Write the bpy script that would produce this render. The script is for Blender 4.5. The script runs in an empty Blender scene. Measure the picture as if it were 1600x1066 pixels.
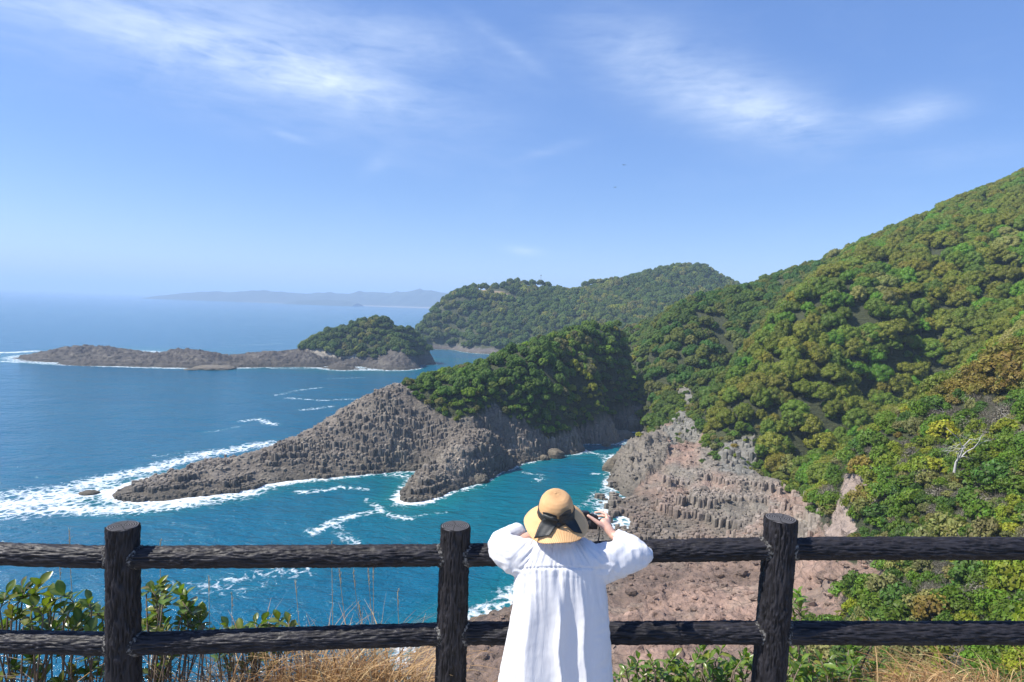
import bpy, bmesh, math, random, time
import numpy as np
from mathutils import Matrix, Vector, Quaternion
T_START = time.time()
S = bpy.context.scene
COL = S.collection
rng = np.random.default_rng(7)
random.seed(7)

# ------------------------------------------------------------------ camera, sky, sun, exposure
H = 50.0                      # eye height above the sea
F = 950.0                     # focal length in pixels of a 1600 px wide frame
PITCH, ROLL = math.radians(3.37), math.radians(1.97)
MC = Matrix.Rotation(math.radians(90) - PITCH, 3, 'X') @ Matrix.Rotation(ROLL, 3, 'Z')
cam = bpy.data.cameras.new('camera')
cam.sensor_width = 36.0
cam.lens = F / 1600 * 36
cam.clip_start, cam.clip_end = 0.05, 120000
cam_ob = bpy.data.objects.new('camera_view', cam)
cam_ob.matrix_world = Matrix.Translation((0, 0, H)) @ MC.to_4x4()
COL.objects.link(cam_ob)
S.camera = cam_ob

SUN_EL, SUN_AZ = math.radians(50), math.radians(-98)      # azimuth from +Y towards +X
sun_dir = Vector((math.sin(SUN_AZ) * math.cos(SUN_EL), math.cos(SUN_AZ) * math.cos(SUN_EL), math.sin(SUN_EL)))
sl = bpy.data.lights.new('sun', 'SUN')
sl.energy, sl.angle, sl.color = 5.0, math.radians(0.53), (1.0, 0.95, 0.87)
so = bpy.data.objects.new('sun', sl)
so.rotation_euler = sun_dir.to_track_quat('Z', 'Y').to_euler()
COL.objects.link(so)

S.view_settings.view_transform = 'Standard'
S.view_settings.look = 'None'
S.view_settings.gamma = 1
S.view_settings.use_curve_mapping = False
S.view_settings.exposure = 0.58
S.render.engine = 'CYCLES'
S.cycles.use_denoising = True
S.cycles.max_bounces = 6
S.cycles.diffuse_bounces = 3
S.cycles.transparent_max_bounces = 8
S.cycles.volume_bounces = 1

MCn = np.array(MC)


def P(px, py, Y):
    """world point seen at photo pixel (px, py) at forward distance Y"""
    d = MCn @ np.array([(px - 800) / F, -(py - 533) / F, -1.0])
    d = d / d[1] * Y
    return Vector((d[0], d[1], H + d[2]))


def SEA(px, py):
    d = MCn @ np.array([(px - 800) / F, -(py - 533) / F, -1.0])
    d = d * (-H / d[2])
    return (d[0], d[1])


def proj(X, Y, Z):
    v = np.stack([np.asarray(X, float), np.asarray(Y, float), np.asarray(Z, float) - H], -1) @ MCn
    w = -v[..., 2]
    w = np.where(w < 1e-3, 1e-3, w)
    return 800 + F * v[..., 0] / w, 533 - F * v[..., 1] / w


# ------------------------------------------------------------------ node helpers
def mat(name):
    m = bpy.data.materials.new(name)
    m.use_nodes = True
    nt = m.node_tree
    nt.nodes.clear()
    return m, nt


def N(nt, typ, **kw):
    n = nt.nodes.new(typ)
    for k, v in kw.items():
        if k == 'inp':
            for a, b in v.items():
                n.inputs[a].default_value = b
        else:
            setattr(n, k, v)
    return n


def L(nt, a, b):
    nt.links.new(a, b)


def math_n(nt, op, a, b=None, c=None, clamp=False):
    n = nt.nodes.new('ShaderNodeMath')
    n.operation = op
    n.use_clamp = clamp
    for i, v in enumerate((a, b, c)):
        if v is None:
            continue
        if isinstance(v, (int, float)):
            n.inputs[i].default_value = v
        else:
            nt.links.new(v, n.inputs[i])
    return n.outputs[0]


def mixc(nt, fac, a, b, mode='MIX'):
    n = nt.nodes.new('ShaderNodeMix')
    n.data_type = 'RGBA'
    n.blend_type = mode
    for idx, v in ((0, fac), (6, a), (7, b)):
        if isinstance(v, (int, float)):
            n.inputs[idx].default_value = v
        elif isinstance(v, tuple):
            n.inputs[idx].default_value = (*v, 1) if len(v) == 3 else v
        else:
            nt.links.new(v, n.inputs[idx])
    return n.outputs[2]


def ramp(nt, fac, stops, interp='LINEAR'):
    n = nt.nodes.new('ShaderNodeValToRGB')
    cr = n.color_ramp
    cr.interpolation = interp
    while len(cr.elements) < len(stops):
        cr.elements.new(0.5)
    for e, (p, c) in zip(cr.elements, stops):
        e.position = p
        e.color = (c, c, c, 1) if isinstance(c, (int, float)) else (*c, 1)
    nt.links.new(fac, n.inputs[0])
    return n.outputs[0]


def noise_n(nt, vec, scale, detail=4, rough=0.55, dist=0.0):
    n = nt.nodes.new('ShaderNodeTexNoise')
    n.inputs['Scale'].default_value = scale
    n.inputs['Detail'].default_value = detail
    n.inputs['Roughness'].default_value = rough
    n.inputs['Distortion'].default_value = dist
    if vec is not None:
        nt.links.new(vec, n.inputs['Vector'])
    return n.outputs[0]


def mapping(nt, vec, scale=(1, 1, 1), rot=(0, 0, 0), loc=(0, 0, 0)):
    n = nt.nodes.new('ShaderNodeMapping')
    n.inputs['Scale'].default_value = scale
    n.inputs['Rotation'].default_value = rot
    n.inputs['Location'].default_value = loc
    nt.links.new(vec, n.inputs['Vector'])
    return n.outputs[0]


def principled(nt, **inp):
    p = nt.nodes.new('ShaderNodeBsdfPrincipled')
    o = nt.nodes.new('ShaderNodeOutputMaterial')
    nt.links.new(p.outputs[0], o.inputs['Surface'])
    for k, v in inp.items():
        k = k.replace('_', ' ')
        if isinstance(v, (int, float)):
            p.inputs[k].default_value = v
        elif isinstance(v, tuple):
            p.inputs[k].default_value = (*v, 1) if len(v) == 3 and 'Radius' not in k else v
        else:
            nt.links.new(v, p.inputs[k])
    return p


def bump(nt, height, dist, strength=1.0, prev=None):
    b = nt.nodes.new('ShaderNodeBump')
    b.inputs['Distance'].default_value = dist
    b.inputs['Strength'].default_value = strength
    nt.links.new(height, b.inputs['Height'])
    if prev is not None:
        nt.links.new(prev, b.inputs['Normal'])
    return b.outputs[0]


def pos(nt):
    return nt.nodes.new('ShaderNodeNewGeometry').outputs['Position']


def attr(nt, name, typ='GEOMETRY'):
    n = nt.nodes.new('ShaderNodeAttribute')
    n.attribute_name = name
    n.attribute_type = typ
    return n


# ------------------------------------------------------------------ world sky with thin cirrus
W = bpy.data.worlds.new('World')
S.world = W
W.use_nodes = True
wt = W.node_tree
wt.nodes.clear()
sky = N(wt, 'ShaderNodeTexSky', sky_type='NISHITA', sun_disc=False)
sky.sun_elevation, sky.sun_rotation = SUN_EL, SUN_AZ
sky.altitude, sky.air_density, sky.dust_density, sky.ozone_density = 0, 1.0, 0.6, 3.0
tc = wt.nodes.new('ShaderNodeTexCoord').outputs['Generated']


def dir_of(px, py):
    d = MCn @ np.array([(px - 800) / F, -(py - 533) / F, -1.0])
    return d / np.linalg.norm(d)


# (centre pixel, axis-end pixel, half-length, half-width in radians, strength)
CL = [((330, 75), (560, 140), 0.30, 0.075, 0.62), ((470, 110), (640, 150), 0.17, 0.028, 0.55),
      ((620, 60), (760, 90), 0.16, 0.035, 0.30), ((1060, 120), (1240, 200), 0.17, 0.055, 0.52),
      ((1220, 180), (1320, 205), 0.10, 0.036, 0.60), ((1425, 178), (1470, 172), 0.05, 0.022, 0.55),
      ((818, 392), (850, 396), 0.030, 0.008, 0.55), ((790, 68), (860, 120), 0.07, 0.010, 0.22),
      ((450, 212), (480, 222), 0.03, 0.006, 0.25), ((860, 235), (910, 222), 0.05, 0.008, 0.22),
      ((590, 255), (570, 270), 0.03, 0.012, 0.18), ((1490, 245), (1540, 240), 0.07, 0.02, 0.18)]
total = None
for c, e, hl, hw, st in CL:
    c3, e3 = dir_of(*c), dir_of(*e)
    ax = e3 - c3
    ax -= c3 * ax.dot(c3)
    ax /= np.linalg.norm(ax)
    bx_ = np.cross(c3, ax)

    def dotn(v, k):
        n = wt.nodes.new('ShaderNodeVectorMath')
        n.operation = 'DOT_PRODUCT'
        wt.links.new(tc, n.inputs[0])
        n.inputs[1].default_value = tuple(v / k)
        return n.outputs['Value']
    a, b = dotn(ax, hl), dotn(bx_, hw)
    fr = dotn(c3, 1.0)
    r2 = math_n(wt, 'ADD', math_n(wt, 'MULTIPLY', a, a), math_n(wt, 'MULTIPLY', b, b))
    g = math_n(wt, 'MULTIPLY', math_n(wt, 'EXPONENT', math_n(wt, 'MULTIPLY', r2, -1.1)), st)
    g = math_n(wt, 'MULTIPLY', g, math_n(wt, 'GREATER_THAN', fr, 0.0))
    total = g if total is None else math_n(wt, 'ADD', total, g)
m1 = mapping(wt, tc, scale=(2.4, 2.4, 6.5), rot=(0, math.radians(-14), 0))
n1 = noise_n(wt, m1, 2.3, 8, 0.62, 0.35)
m2 = mapping(wt, tc, scale=(5, 5, 26), rot=(0, math.radians(-20), 0))
n2 = noise_n(wt, m2, 3.0, 6, 0.6, 0.6)
nn = math_n(wt, 'ADD', math_n(wt, 'MULTIPLY', n1, 0.65), math_n(wt, 'MULTIPLY', n2, 0.35))
nn = ramp(wt, nn, [(0.34, 0.0), (0.66, 1.0)])
base = ramp(wt, n1, [(0.55, 0.0), (0.85, 0.10)])
cl = math_n(wt, 'ADD', math_n(wt, 'MULTIPLY', total, math_n(wt, 'MULTIPLY_ADD', nn, 0.9, 0.12)), math_n(wt, 'MULTIPLY', base, 0.5), clamp=True)
hsv = N(wt, 'ShaderNodeHueSaturation', inp={'Hue': 0.514, 'Saturation': 1.32, 'Value': 1.0})
wt.links.new(sky.outputs[0], hsv.inputs['Color'])
skyb = mixc(wt, 0.42, hsv.outputs[0], (1.35, 2.25, 4.4))
skyc = mixc(wt, cl, skyb, (5.2, 5.9, 6.9))
bg = N(wt, 'ShaderNodeBackground', inp={'Strength': 0.125})
wt.links.new(skyc, bg.inputs['Color'])
wo = wt.nodes.new('ShaderNodeOutputWorld')
wt.links.new(bg.outputs[0], wo.inputs['Surface'])

# ------------------------------------------------------------------ object helpers


def tag(o, label=None, cat=None, group=None, kind=None):
    for k, v in (('label', label), ('category', cat), ('group', group), ('kind', kind)):
        if v:
            o[k] = v
    return o


def link(o, parent=None):
    COL.objects.link(o)
    if parent is not None:
        o.parent = parent
    return o


def empty(name, loc, rz=0.0):
    o = bpy.data.objects.new(name, None)
    o.empty_display_size = 0.2
    o.location = loc
    o.rotation_euler = (0, 0, rz)
    return link(o)


def mesh_np(name, V, FC, smooth=True, attrs=None, colors=None):
    """V (n,3); FC an (m,3|4) array or a list of such arrays"""
    me = bpy.data.meshes.new(name)
    V = np.ascontiguousarray(V, dtype=np.float32)
    if isinstance(FC, np.ndarray):
        FC = [FC]
    FC = [f for f in FC if len(f)]
    me.vertices.add(len(V))
    me.vertices.foreach_set('co', V.ravel())
    loops = np.concatenate([f.ravel() for f in FC]).astype(np.int32)
    tot = np.concatenate([np.full(len(f), f.shape[1]) for f in FC]).astype(np.int32)
    st = np.concatenate([[0], np.cumsum(tot)[:-1]]).astype(np.int32)
    me.loops.add(len(loops))
    me.loops.foreach_set('vertex_index', loops)
    me.polygons.add(len(tot))
    me.polygons.foreach_set('loop_start', st)
    me.polygons.foreach_set('loop_total', tot)
    me.polygons.foreach_set('use_smooth', np.full(len(tot), smooth))
    for k, a in (attrs or {}).items():
        at = me.attributes.new(k, 'FLOAT', 'POINT')
        at.data.foreach_set('value', np.ascontiguousarray(a, dtype=np.float32))
    for k, a in (colors or {}).items():
        at = me.attributes.new(k, 'FLOAT_COLOR', 'POINT')
        a4 = np.ones((len(V), 4), np.float32)
        a4[:, :3] = a
        at.data.foreach_set('color', a4.ravel())
    me.update(calc_edges=True)
    me.validate()
    return me


def ob(name, me, m=None, parent=None):
    if m is not None and not me.materials:
        me.materials.append(m)
    return link(bpy.data.objects.new(name, me), parent)


class MB:
    """collects quads/tris of several shapes into one mesh"""

    def __init__(self):
        self.v, self.f, self.n = [], {3: [], 4: []}, 0

    def add(self, V, FC):
        V = np.asarray(V, float)
        for f in ([FC] if isinstance(FC, np.ndarray) else FC):
            if len(f):
                self.f[f.shape[1]].append(f + self.n)
        self.v.append(V)
        self.n += len(V)

    def tube(self, pts, rad, seg=6, cap=True):
        pts = np.asarray([tuple(p) for p in pts], float)
        rad = np.broadcast_to(np.asarray(rad, float), (len(pts),))
        tg = np.gradient(pts, axis=0)
        tg /= np.linalg.norm(tg, axis=1)[:, None] + 1e-12
        up = np.array([0, 0, 1.0]) if abs(tg[0][2]) < 0.9 else np.array([1.0, 0, 0])
        V = []
        a = np.linspace(0, 2 * np.pi, seg, endpoint=False)
        for i in range(len(pts)):
            x = np.cross(up, tg[i])
            nx = np.linalg.norm(x)
            x = x / nx if nx > 1e-6 else np.array([1.0, 0, 0])
            y = np.cross(tg[i], x)
            up = y
            V.append(pts[i] + rad[i] * (np.cos(a)[:, None] * x + np.sin(a)[:, None] * y))
        V = np.concatenate(V)
        fs = grid_faces(len(pts), seg, wrap=True)
        out = [fs]
        if cap:
            k = len(V)
            V = np.concatenate([V, pts[:1], pts[-1:]])
            i = np.arange(seg)
            j = (i + 1) % seg
            o = (len(pts) - 1) * seg
            out.append(np.concatenate([np.stack([j, i, np.full(seg, k)], 1), np.stack([o + i, o + j, np.full(seg, k + 1)], 1)]))
        self.add(V, out)

    def box(self, c, s, rot=None):
        b = np.array([[x, y, z] for z in (-.5, .5) for y in (-.5, .5) for x in (-.5, .5)]) * np.asarray(s, float)
        if rot is not None:
            b = b @ np.array(rot).T
        self.add(b + np.asarray(tuple(c), float), np.array([[0, 2, 3, 1], [4, 5, 7, 6], [0, 1, 5, 4], [2, 6, 7, 3], [0, 4, 6, 2], [1, 3, 7, 5]]))

    def mesh(self, name, smooth=True):
        fs = [np.concatenate(x) for x in self.f.values() if x]
        return mesh_np(name, np.concatenate(self.v), fs, smooth)

    def build(self, name, m, parent=None, smooth=True, off=None):
        me = self.mesh(name, smooth)
        if off is not None:
            me.transform(Matrix.Translation(-Vector(off)))
        return ob(name, me, m, parent)


def grid_faces(n, m, wrap=False):
    i = np.arange(n - 1)[:, None]
    mm = m if wrap else m - 1
    j = np.arange(mm)[None, :]
    j2 = (j + 1) % m
    return np.stack(np.broadcast_arrays(i * m + j, i * m + j2, (i + 1) * m + j2, (i + 1) * m + j), -1).reshape(-1, 4)


# ------------------------------------------------------------------ numpy noise
_perm = np.random.default_rng(3).permutation(256)
_perm = np.concatenate([_perm, _perm, _perm])
_g = np.random.default_rng(4).normal(size=(256, 3))
_g /= np.linalg.norm(_g, axis=1)[:, None]


def perlin(p):
    """p (...,3) -> about -1..1"""
    p = np.asarray(p, float)
    i = np.floor(p).astype(int)
    f = p - i
    u = f * f * f * (f * (f * 6 - 15) + 10)
    i &= 255
    r = 0
    for dx in (0, 1):
        for dy in (0, 1):
            for dz in (0, 1):
                h = _perm[_perm[_perm[(i[..., 0] + dx) & 255] + ((i[..., 1] + dy) & 255)] + ((i[..., 2] + dz) & 255)]
                g = _g[h]
                d = (g * (f - np.array([dx, dy, dz]))).sum(-1)
                w = (u[..., 0] if dx else 1 - u[..., 0]) * (u[..., 1] if dy else 1 - u[..., 1]) * (u[..., 2] if dz else 1 - u[..., 2])
                r = r + d * w
    return r * 1.5


def fbm(p, oct=4, gain=0.5, ridged=False):
    p = np.asarray(p, float)
    a, s, t = 1.0, 0, 0
    for k in range(oct):
        n = perlin(p * (2.03 ** k) + 17.3 * k)
        if ridged:
            n = 1 - 2 * np.abs(n)
        s = s + a * n
        t += a
        a *= gain
    return s / t


def sstep(a, b, x):
    t = np.clip((x - a) / (b - a), 0, 1)
    return t * t * (3 - 2 * t)


def inpoly(px, py, poly):
    px, py = np.asarray(px), np.asarray(py)
    r = np.zeros(px.shape, bool)
    n = len(poly)
    for k in range(n):
        x0, y0 = poly[k]
        x1, y1 = poly[(k + 1) % n]
        if y0 == y1:
            continue
        c = ((y0 > py) != (y1 > py)) & (px < (x1 - x0) * (py - y0) / (y1 - y0) + x0)
        r ^= c
    return r


class RBF:
    def __init__(self, pts, c):
        p = np.asarray(pts, float)
        self.x, self.c = p[:, :2], c
        n = len(p)
        A = np.zeros((n + 1, n + 1))
        A[:n, :n] = self.k(self.x)
        A[:n, :n] += np.eye(n) * -0.5
        A[:n, n] = A[n, :n] = 1
        self.w = np.linalg.solve(A, np.append(p[:, 2], 0))

    def k(self, q):
        d = ((q[:, None, :] - self.x[None]) ** 2).sum(-1)
        return np.sqrt(d + self.c ** 2)

    def __call__(self, X, Y):
        X, Y = np.asarray(X, float), np.asarray(Y, float)
        q = np.stack([X.ravel(), Y.ravel()], 1)
        out = np.empty(len(q))
        for s in range(0, len(q), 60000):
            out[s:s + 60000] = self.k(q[s:s + 60000]) @ self.w[:-1] + self.w[-1]
        return out.reshape(X.shape)


def cp(px, py, Y):
    v = P(px, py, Y)
    return (v.x, v.y, v.z)


def cg(px, py, Y):
    return cp(px, py, Y * 0.88)


def cq(px, py, Y):
    return cp(px, py, Y * 0.966)


def sh(px, py, z=-0.3):
    x, y = SEA(px, py)
    return (x, y, z)

# ------------------------------------------------------------------ terrain of the cove: control points (x, y, z) through which a smooth surface is drawn
C1 = []
# promontory: waterline on the cove side
C1 += [sh(172, 776), sh(215, 786), sh(300, 778), sh(380, 767), sh(460, 752), sh(540, 745), sh(605, 738), sh(655, 736), sh(640, 757), sh(618, 784, -0.8),
       sh(650, 785), sh(705, 768), sh(740, 757), sh(780, 738), sh(830, 722), sh(868, 712), sh(905, 694), sh(950, 676), sh(984, 657)]
# deep water off those shores
C1 += [sh(60, 790, -9), sh(215, 830, -9), sh(380, 800, -9), sh(500, 780, -9), sh(580, 770, -7), sh(640, 820, -9), sh(760, 790, -9), sh(850, 745, -8),
       sh(940, 700, -5), sh(900, 740, -9), sh(860, 800, -9), sh(820, 850, -9), sh(700, 900, -9), sh(400, 930, -9), sh(100, 950, -9), sh(600, 960, -8),
       sh(100, 700, -12), sh(250, 700, -9), sh(350, 670, -10), sh(480, 620, -10), sh(560, 590, -10), sh(600, 575, -10), sh(300, 600, -14), sh(0, 600, -14), sh(-300, 800, -12),
       sh(300, 1066, -8), sh(0, 1066, -8), sh(520, 1060, -6), sh(-400, 1000, -10)]
# promontory: crest of the bare rock, then of the wood
C1 += [cp(190, 764, 151), cp(230, 752, 156), cp(310, 732, 164), cp(400, 712, 171), cp(460, 690, 178), cp(520, 660, 184), cp(560, 636, 188), cp(592, 614, 192),
       cp(640, 598, 199), cp(700, 588, 205), cp(760, 574, 212), cp(810, 550, 222), cp(860, 536, 232), cp(920, 527, 250), cp(975, 524, 275), cp(1030, 518, 300)]
# seaward side behind the crest
for (px, py, Y, dx, dy) in ((230, 752, 156, -3, 9), (310, 732, 164, -5, 11), (400, 712, 171, -7, 13), (460, 690, 178, -9, 17), (560, 636, 188, -12, 24), (640, 598, 199, -6, 34),
                            (760, 574, 212, 0, 52), (860, 536, 232, 5, 75), (960, 524, 265, 10, 90)):
    v = P(px, py, Y)
    C1.append((v.x + dx, v.y + dy, -1.5))
    C1.append((v.x + dx * 2, v.y + dy * 2, -12))
# cove-side face of the promontory
C1 += [cp(300, 762, 150), cp(400, 742, 163), cp(480, 712, 174), cp(540, 700, 178), cp(520, 720, 173), cp(600, 690, 180), cp(620, 650, 186), cp(680, 650, 188), cp(700, 690, 182),
       cp(750, 630, 193), cp(770, 672, 182), cp(720, 700, 171), cp(680, 730, 163), cp(650, 762, 155), cp(795, 690, 194), cp(760, 690, 187), cp(815, 650, 200), cp(830, 680, 199),
       cp(800, 600, 205), cp(880, 600, 216), cp(880, 650, 211), cp(940, 640, 228), cp(930, 590, 232), cp(975, 600, 252), cp(860, 560, 220), cp(960, 545, 255)]
# head of the cove and the middle hill
C1 += [sh(1000, 650), cp(1005, 600, 262), cp(1015, 545, 280), cp(1035, 520, 292)]
C1 += [sh(990, 672), sh(968, 690), sh(960, 712), sh(955, 740), sh(938, 775), sh(945, 790), sh(905, 815), sh(880, 850), sh(840, 890), sh(800, 930), sh(735, 962), sh(690, 985), sh(640, 1012), sh(625, 1066)]
C1 += [cp(1000, 640, 255), cp(1020, 600, 252), cp(1040, 640, 232), cp(1075, 600, 232), cp(1075, 650, 214), cp(1040, 560, 262), cp(1100, 560, 258), cp(1100, 500, 284), cp(1060, 510, 285),
       cp(1160, 500, 288), cp(1160, 456, 325), cp(1230, 460, 312), cp(1100, 472, 310), cp(1050, 490, 318), cp(1230, 432, 342), cp(1290, 414, 352), cp(1150, 596, 256), cp(1128, 636, 236)]
C1 += [(95, 360, 42), (140, 400, 56), (60, 360, 30), (40, 420, 20), (200, 420, 66), (250, 410, 88), (295, 405, 112), (300, 320, 134), (420, 400, 165), (430, 250, 150), (300, 480, 90), (120, 480, 35), (0, 400, -8), (0, 340, -8)]
# big right-hand hillside
C1 += [cp(1112, 668, 184), cp(1142, 616, 188), cp(1172, 572, 194), cp(1202, 528, 204), cp(1250, 470, 222), cp(1300, 427, 246), cp(1350, 399, 268), cp(1420, 361, 300), cp(1500, 321, 312), cp(1600, 279, 322), cp(1700, 240, 325),
       cp(1300, 600, 182), cp(1250, 650, 172), cp(1190, 680, 170), cp(1215, 600, 184), cp(1300, 520, 206), cp(1160, 640, 177), cp(1215, 740, 160), cp(1400, 520, 202), cp(1400, 430, 232), cp(1500, 430, 218), cp(1500, 350, 262),
       cp(1600, 420, 212), cp(1600, 340, 258), cp(1500, 540, 194), cp(1600, 510, 184), cp(1400, 610, 196), cp(1350, 660, 184), cp(1450, 620, 196), cp(1290, 722, 164), cp(1700, 450, 190)]
# near right-hand slope
C1 += [cg(1290, 800, 112), cg(1322, 725, 118), cg(1380, 668, 120), cg(1440, 632, 121), cg(1500, 606, 122), cg(1600, 545, 124), cg(1700, 490, 122), 
       cg(1290, 850, 104), cg(1330, 800, 100), cg(1400, 800, 92), cg(1400, 730, 104), cg(1500, 720, 97), cg(1500, 660, 110), cg(1600, 700, 86), cg(1600, 620, 102), cg(1500, 830, 80), cg(1600, 820, 70),
       cg(1320, 900, 92), cg(1300, 950, 84), cg(1400, 900, 79), cg(1500, 920, 66), cg(1600, 920, 57), cg(1400, 1000, 66), cg(1500, 1050, 52), cg(1600, 1040, 46), cg(1300, 1040, 68), cg(1700, 900, 52), cg(1700, 700, 75)]
# gullies behind the crests of the big hillside and of the near slope
for (px, py, Y, dz) in ((1112, 668, 184, 5), (1142, 616, 188, 10), (1172, 572, 194, 14), (1202, 528, 204, 16), (1250, 470, 222, 17), (1300, 427, 246, 16)):
    v = P(px, py, Y)
    C1.append((v.x - 7, v.y + 14, v.z - dz))
    C1.append((v.x - 6, v.y + 28, v.z - dz * 1.05))
for (px, py, Y, dz) in ((1290, 800, 99, 9), (1322, 725, 104, 13), (1380, 668, 106, 15), (1440, 632, 107, 15), (1500, 606, 108, 14), (1600, 545, 109, 12), (1700, 490, 108, 12)):
    v = P(px, py, Y)
    C1.append((v.x + 1, v.y + 10, v.z - dz * .75))
    C1.append((v.x + 3, v.y + 24, v.z - dz * 1.15))
# shelving rock on the right shore and the grey outcrop
C1 += [cp(985, 700, 181), cp(1012, 684, 184), cp(1040, 690, 184), cp(965, 740, 174), cp(985, 725, 176), cp(1000, 750, 166), cp(960, 780, 161), cp(1040, 735, 168), cp(1080, 700, 180), cp(1105, 690, 186), cp(1080, 740, 164),
       cp(980, 790, 151), cp(1040, 790, 148), cp(1100, 760, 153), cp(1130, 735, 158), cp(1170, 765, 150), cp(1200, 780, 146), cp(1100, 800, 141), cp(1170, 810, 137), cp(1230, 800, 136), cp(960, 830, 136), cp(1050, 835, 133), cp(1150, 838, 130), cp(1235, 840, 122)]
C1 += [cq(900, 860, 124), cq(960, 870, 121), cq(1050, 870, 121), cq(1150, 872, 118), cq(1240, 885, 108), cq(950, 930, 104), cq(1050, 940, 98), cq(1150, 940, 95), cq(1240, 950, 90), cq(850, 960, 98), cq(780, 965, 97),
       cq(700, 1010, 88), cq(800, 1020, 84), cq(900, 1020, 82), cq(1000, 1010, 80), cq(1100, 1020, 77), cq(1200, 1020, 73), cq(700, 1066, 78), cq(850, 1066, 74), cq(1000, 1066, 70), cq(1150, 1066, 66)]
# cliff under the viewpoint
C1 += [(x, 7, 43.2) for x in (-20, -8, 0, 8, 18)] + [(-16, 13, 33), (0, 14, 32), (14, 14, 33), (28, 14, 35), (-20, 24, 14), (0, 26, 17), (14, 28, 19), (30, 30, 26), (-30, 36, -2), (-12, 44, 1.5), (6, 46, 8), (20, 46, 12),
       (-40, 20, 2), (-60, 30, -8), (-40, 55, -8), (45, 20, 36), (60, 45, 40), (90, 70, 48), (130, 90, 66), (150, 150, 70), (220, 180, 110), (330, 200, 150)]
T0 = RBF(C1, 4.0)

ROCK_D = [(100, 800), (140, 765), (230, 740), (310, 712), (400, 690), (480, 655), (560, 610), (592, 598), (630, 598), (640, 625), (690, 648), (770, 645), (812, 655), (862, 684), (925, 662), (1002, 630), (1000, 690), (830, 740), (760, 770), (620, 800), (215, 800)]
ROCK_S = [(925, 795), (950, 720), (960, 680), (985, 648), (1012, 640), (1040, 668), (1072, 690), (1100, 684), (1118, 715), (1150, 735), (1205, 748), (1262, 775), (1306, 842), (1312, 880), (1395, 884), (1390, 918), (1320, 930), (1320, 962), (1255, 990),
          (1230, 1300), (300, 1300), (560, 1066), (640, 1000), (735, 950), (860, 860), (905, 800)]
ROCK_W = [(1036, 672), (1050, 656), (1064, 642), (1080, 650), (1092, 662), (1088, 690), (1040, 692)]
ROCK_W3 = [(1060, 614), (1076, 606), (1084, 626), (1070, 634)]
ROCK_W2 = [(1128, 690), (1180, 678), (1190, 700), (1172, 745), (1120, 740)]
ROCK_G = [(1318, 738), (1362, 744), (1330, 800), (1338, 850), (1290, 852), (1305, 790)]
COL_S = [(958, 850), (955, 805), (1010, 772), (1040, 752), (1128, 730), (1205, 752), (1262, 778), (1306, 842), (1304, 880), (1392, 884), (1385, 916), (1300, 905), (1250, 892), (1200, 850)]
COL_D = [(380, 760), (420, 700), (500, 672), (600, 640), (760, 655), (812, 660), (850, 690), (700, 740), (600, 742)]


def masks(X, Y, Z):
    px, py = proj(X, Y, Z)
    dj = perlin(np.stack([X * 0.12, Y * 0.12, Z * 0.12], -1)) * 14 + perlin(np.stack([X * 0.35, Y * 0.35, Z * 0.3 + 7], -1)) * 7
    qx, qy = px + dj, py - dj * 0.8
    d = inpoly(qx, qy, ROCK_D) & (Y > 130) & (Y < 300) & (px < 1003)
    s = inpoly(qx, qy, ROCK_S) & (Y > 40) & (Y < 215)
    w = (inpoly(px + dj * .7, py + dj * .4, ROCK_W) | inpoly(px + dj * .5, py, ROCK_W2) | inpoly(px + dj * .7, py, ROCK_W3)) & (Y > 140) & (Y < 245)
    g = inpoly(px + dj * .6, py, ROCK_G) & (Y < 140)
    low = Z < 2.2 + dj * 0.05
    rock = d | s | w | g | low
    return px, py, rock, d, s, w, g


def Tfull(X, Y):
    Z = T0(X, Y)
    px, py, rock, d, s, w, g = masks(X, Y, Z)
    p = np.stack([X, Y, Z * 0.6], -1)
    Z = Z + fbm(p * 0.05, 3) * 1.6 * sstep(1.5, 9, Z)
    r = np.zeros_like(Z)
    if rock.any():
        q = p[rock]
        rz = fbm(q * 0.13 + 5, 4, 0.55, True) * 1.2 + fbm(q * 0.55, 4, 0.55, True) * 0.55
        # tilted ledges in the rock, dipping towards the water
        t = (q[:, 2] * 1.2 + q[:, 0] * 0.16 - q[:, 1] * 0.10 + fbm(q * 0.08, 2) * 2.2) / 1.9
        fr = t - np.floor(t)
        rz += (sstep(0.72, 1.0, fr) - fr) * 1.25
        r[rock] = rz
    return Z + r * np.clip(0.35 + Z / 5, 0.15, 1), rock, px, py, d, s, w, g, T0


# polar net: fine where it is near, coarser where it is far
TH = np.radians(np.linspace(-50, 52, 860))
RR = np.exp(np.linspace(math.log(6.0), math.log(560.0), 800))
GT, GR = np.meshgrid(TH, RR, indexing='xy')
GX, GY = GR * np.sin(GT), GR * np.cos(GT)
GZ, ROCK, GPX, GPY, gd, gs, gw, gg, _ = Tfull(GX, GY)
outc = gs & inpoly(GPX, GPY, [(920, 800), (950, 690), (985, 640), (1045, 680), (1040, 720), (990, 770), (950, 800)])
_q = np.stack([GX, GY, GZ], -1)[outc]
GZ[outc] += (fbm(_q * .16 + 2, 3, .6, True) * 2.6 + fbm(_q * .5 + 6, 3, .6, True) * 1.3 - .8) * sstep(-1, 4, GZ[outc])
SLOPE = np.maximum.accumulate(np.where(GZ < 0, 0, GZ - H) / GR, axis=0)        # running sight line, for what can be seen


def t_lookup(A, x, y):
    th, r = np.arctan2(x, y), np.hypot(x, y)
    j = np.clip(np.round((th - TH[0]) / (TH[1] - TH[0])).astype(int), 0, len(TH) - 1)
    i = np.clip(np.round(np.log(r / RR[0]) / math.log(RR[1] / RR[0])).astype(int), 0, len(RR) - 1)
    return A[i, j]


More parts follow.
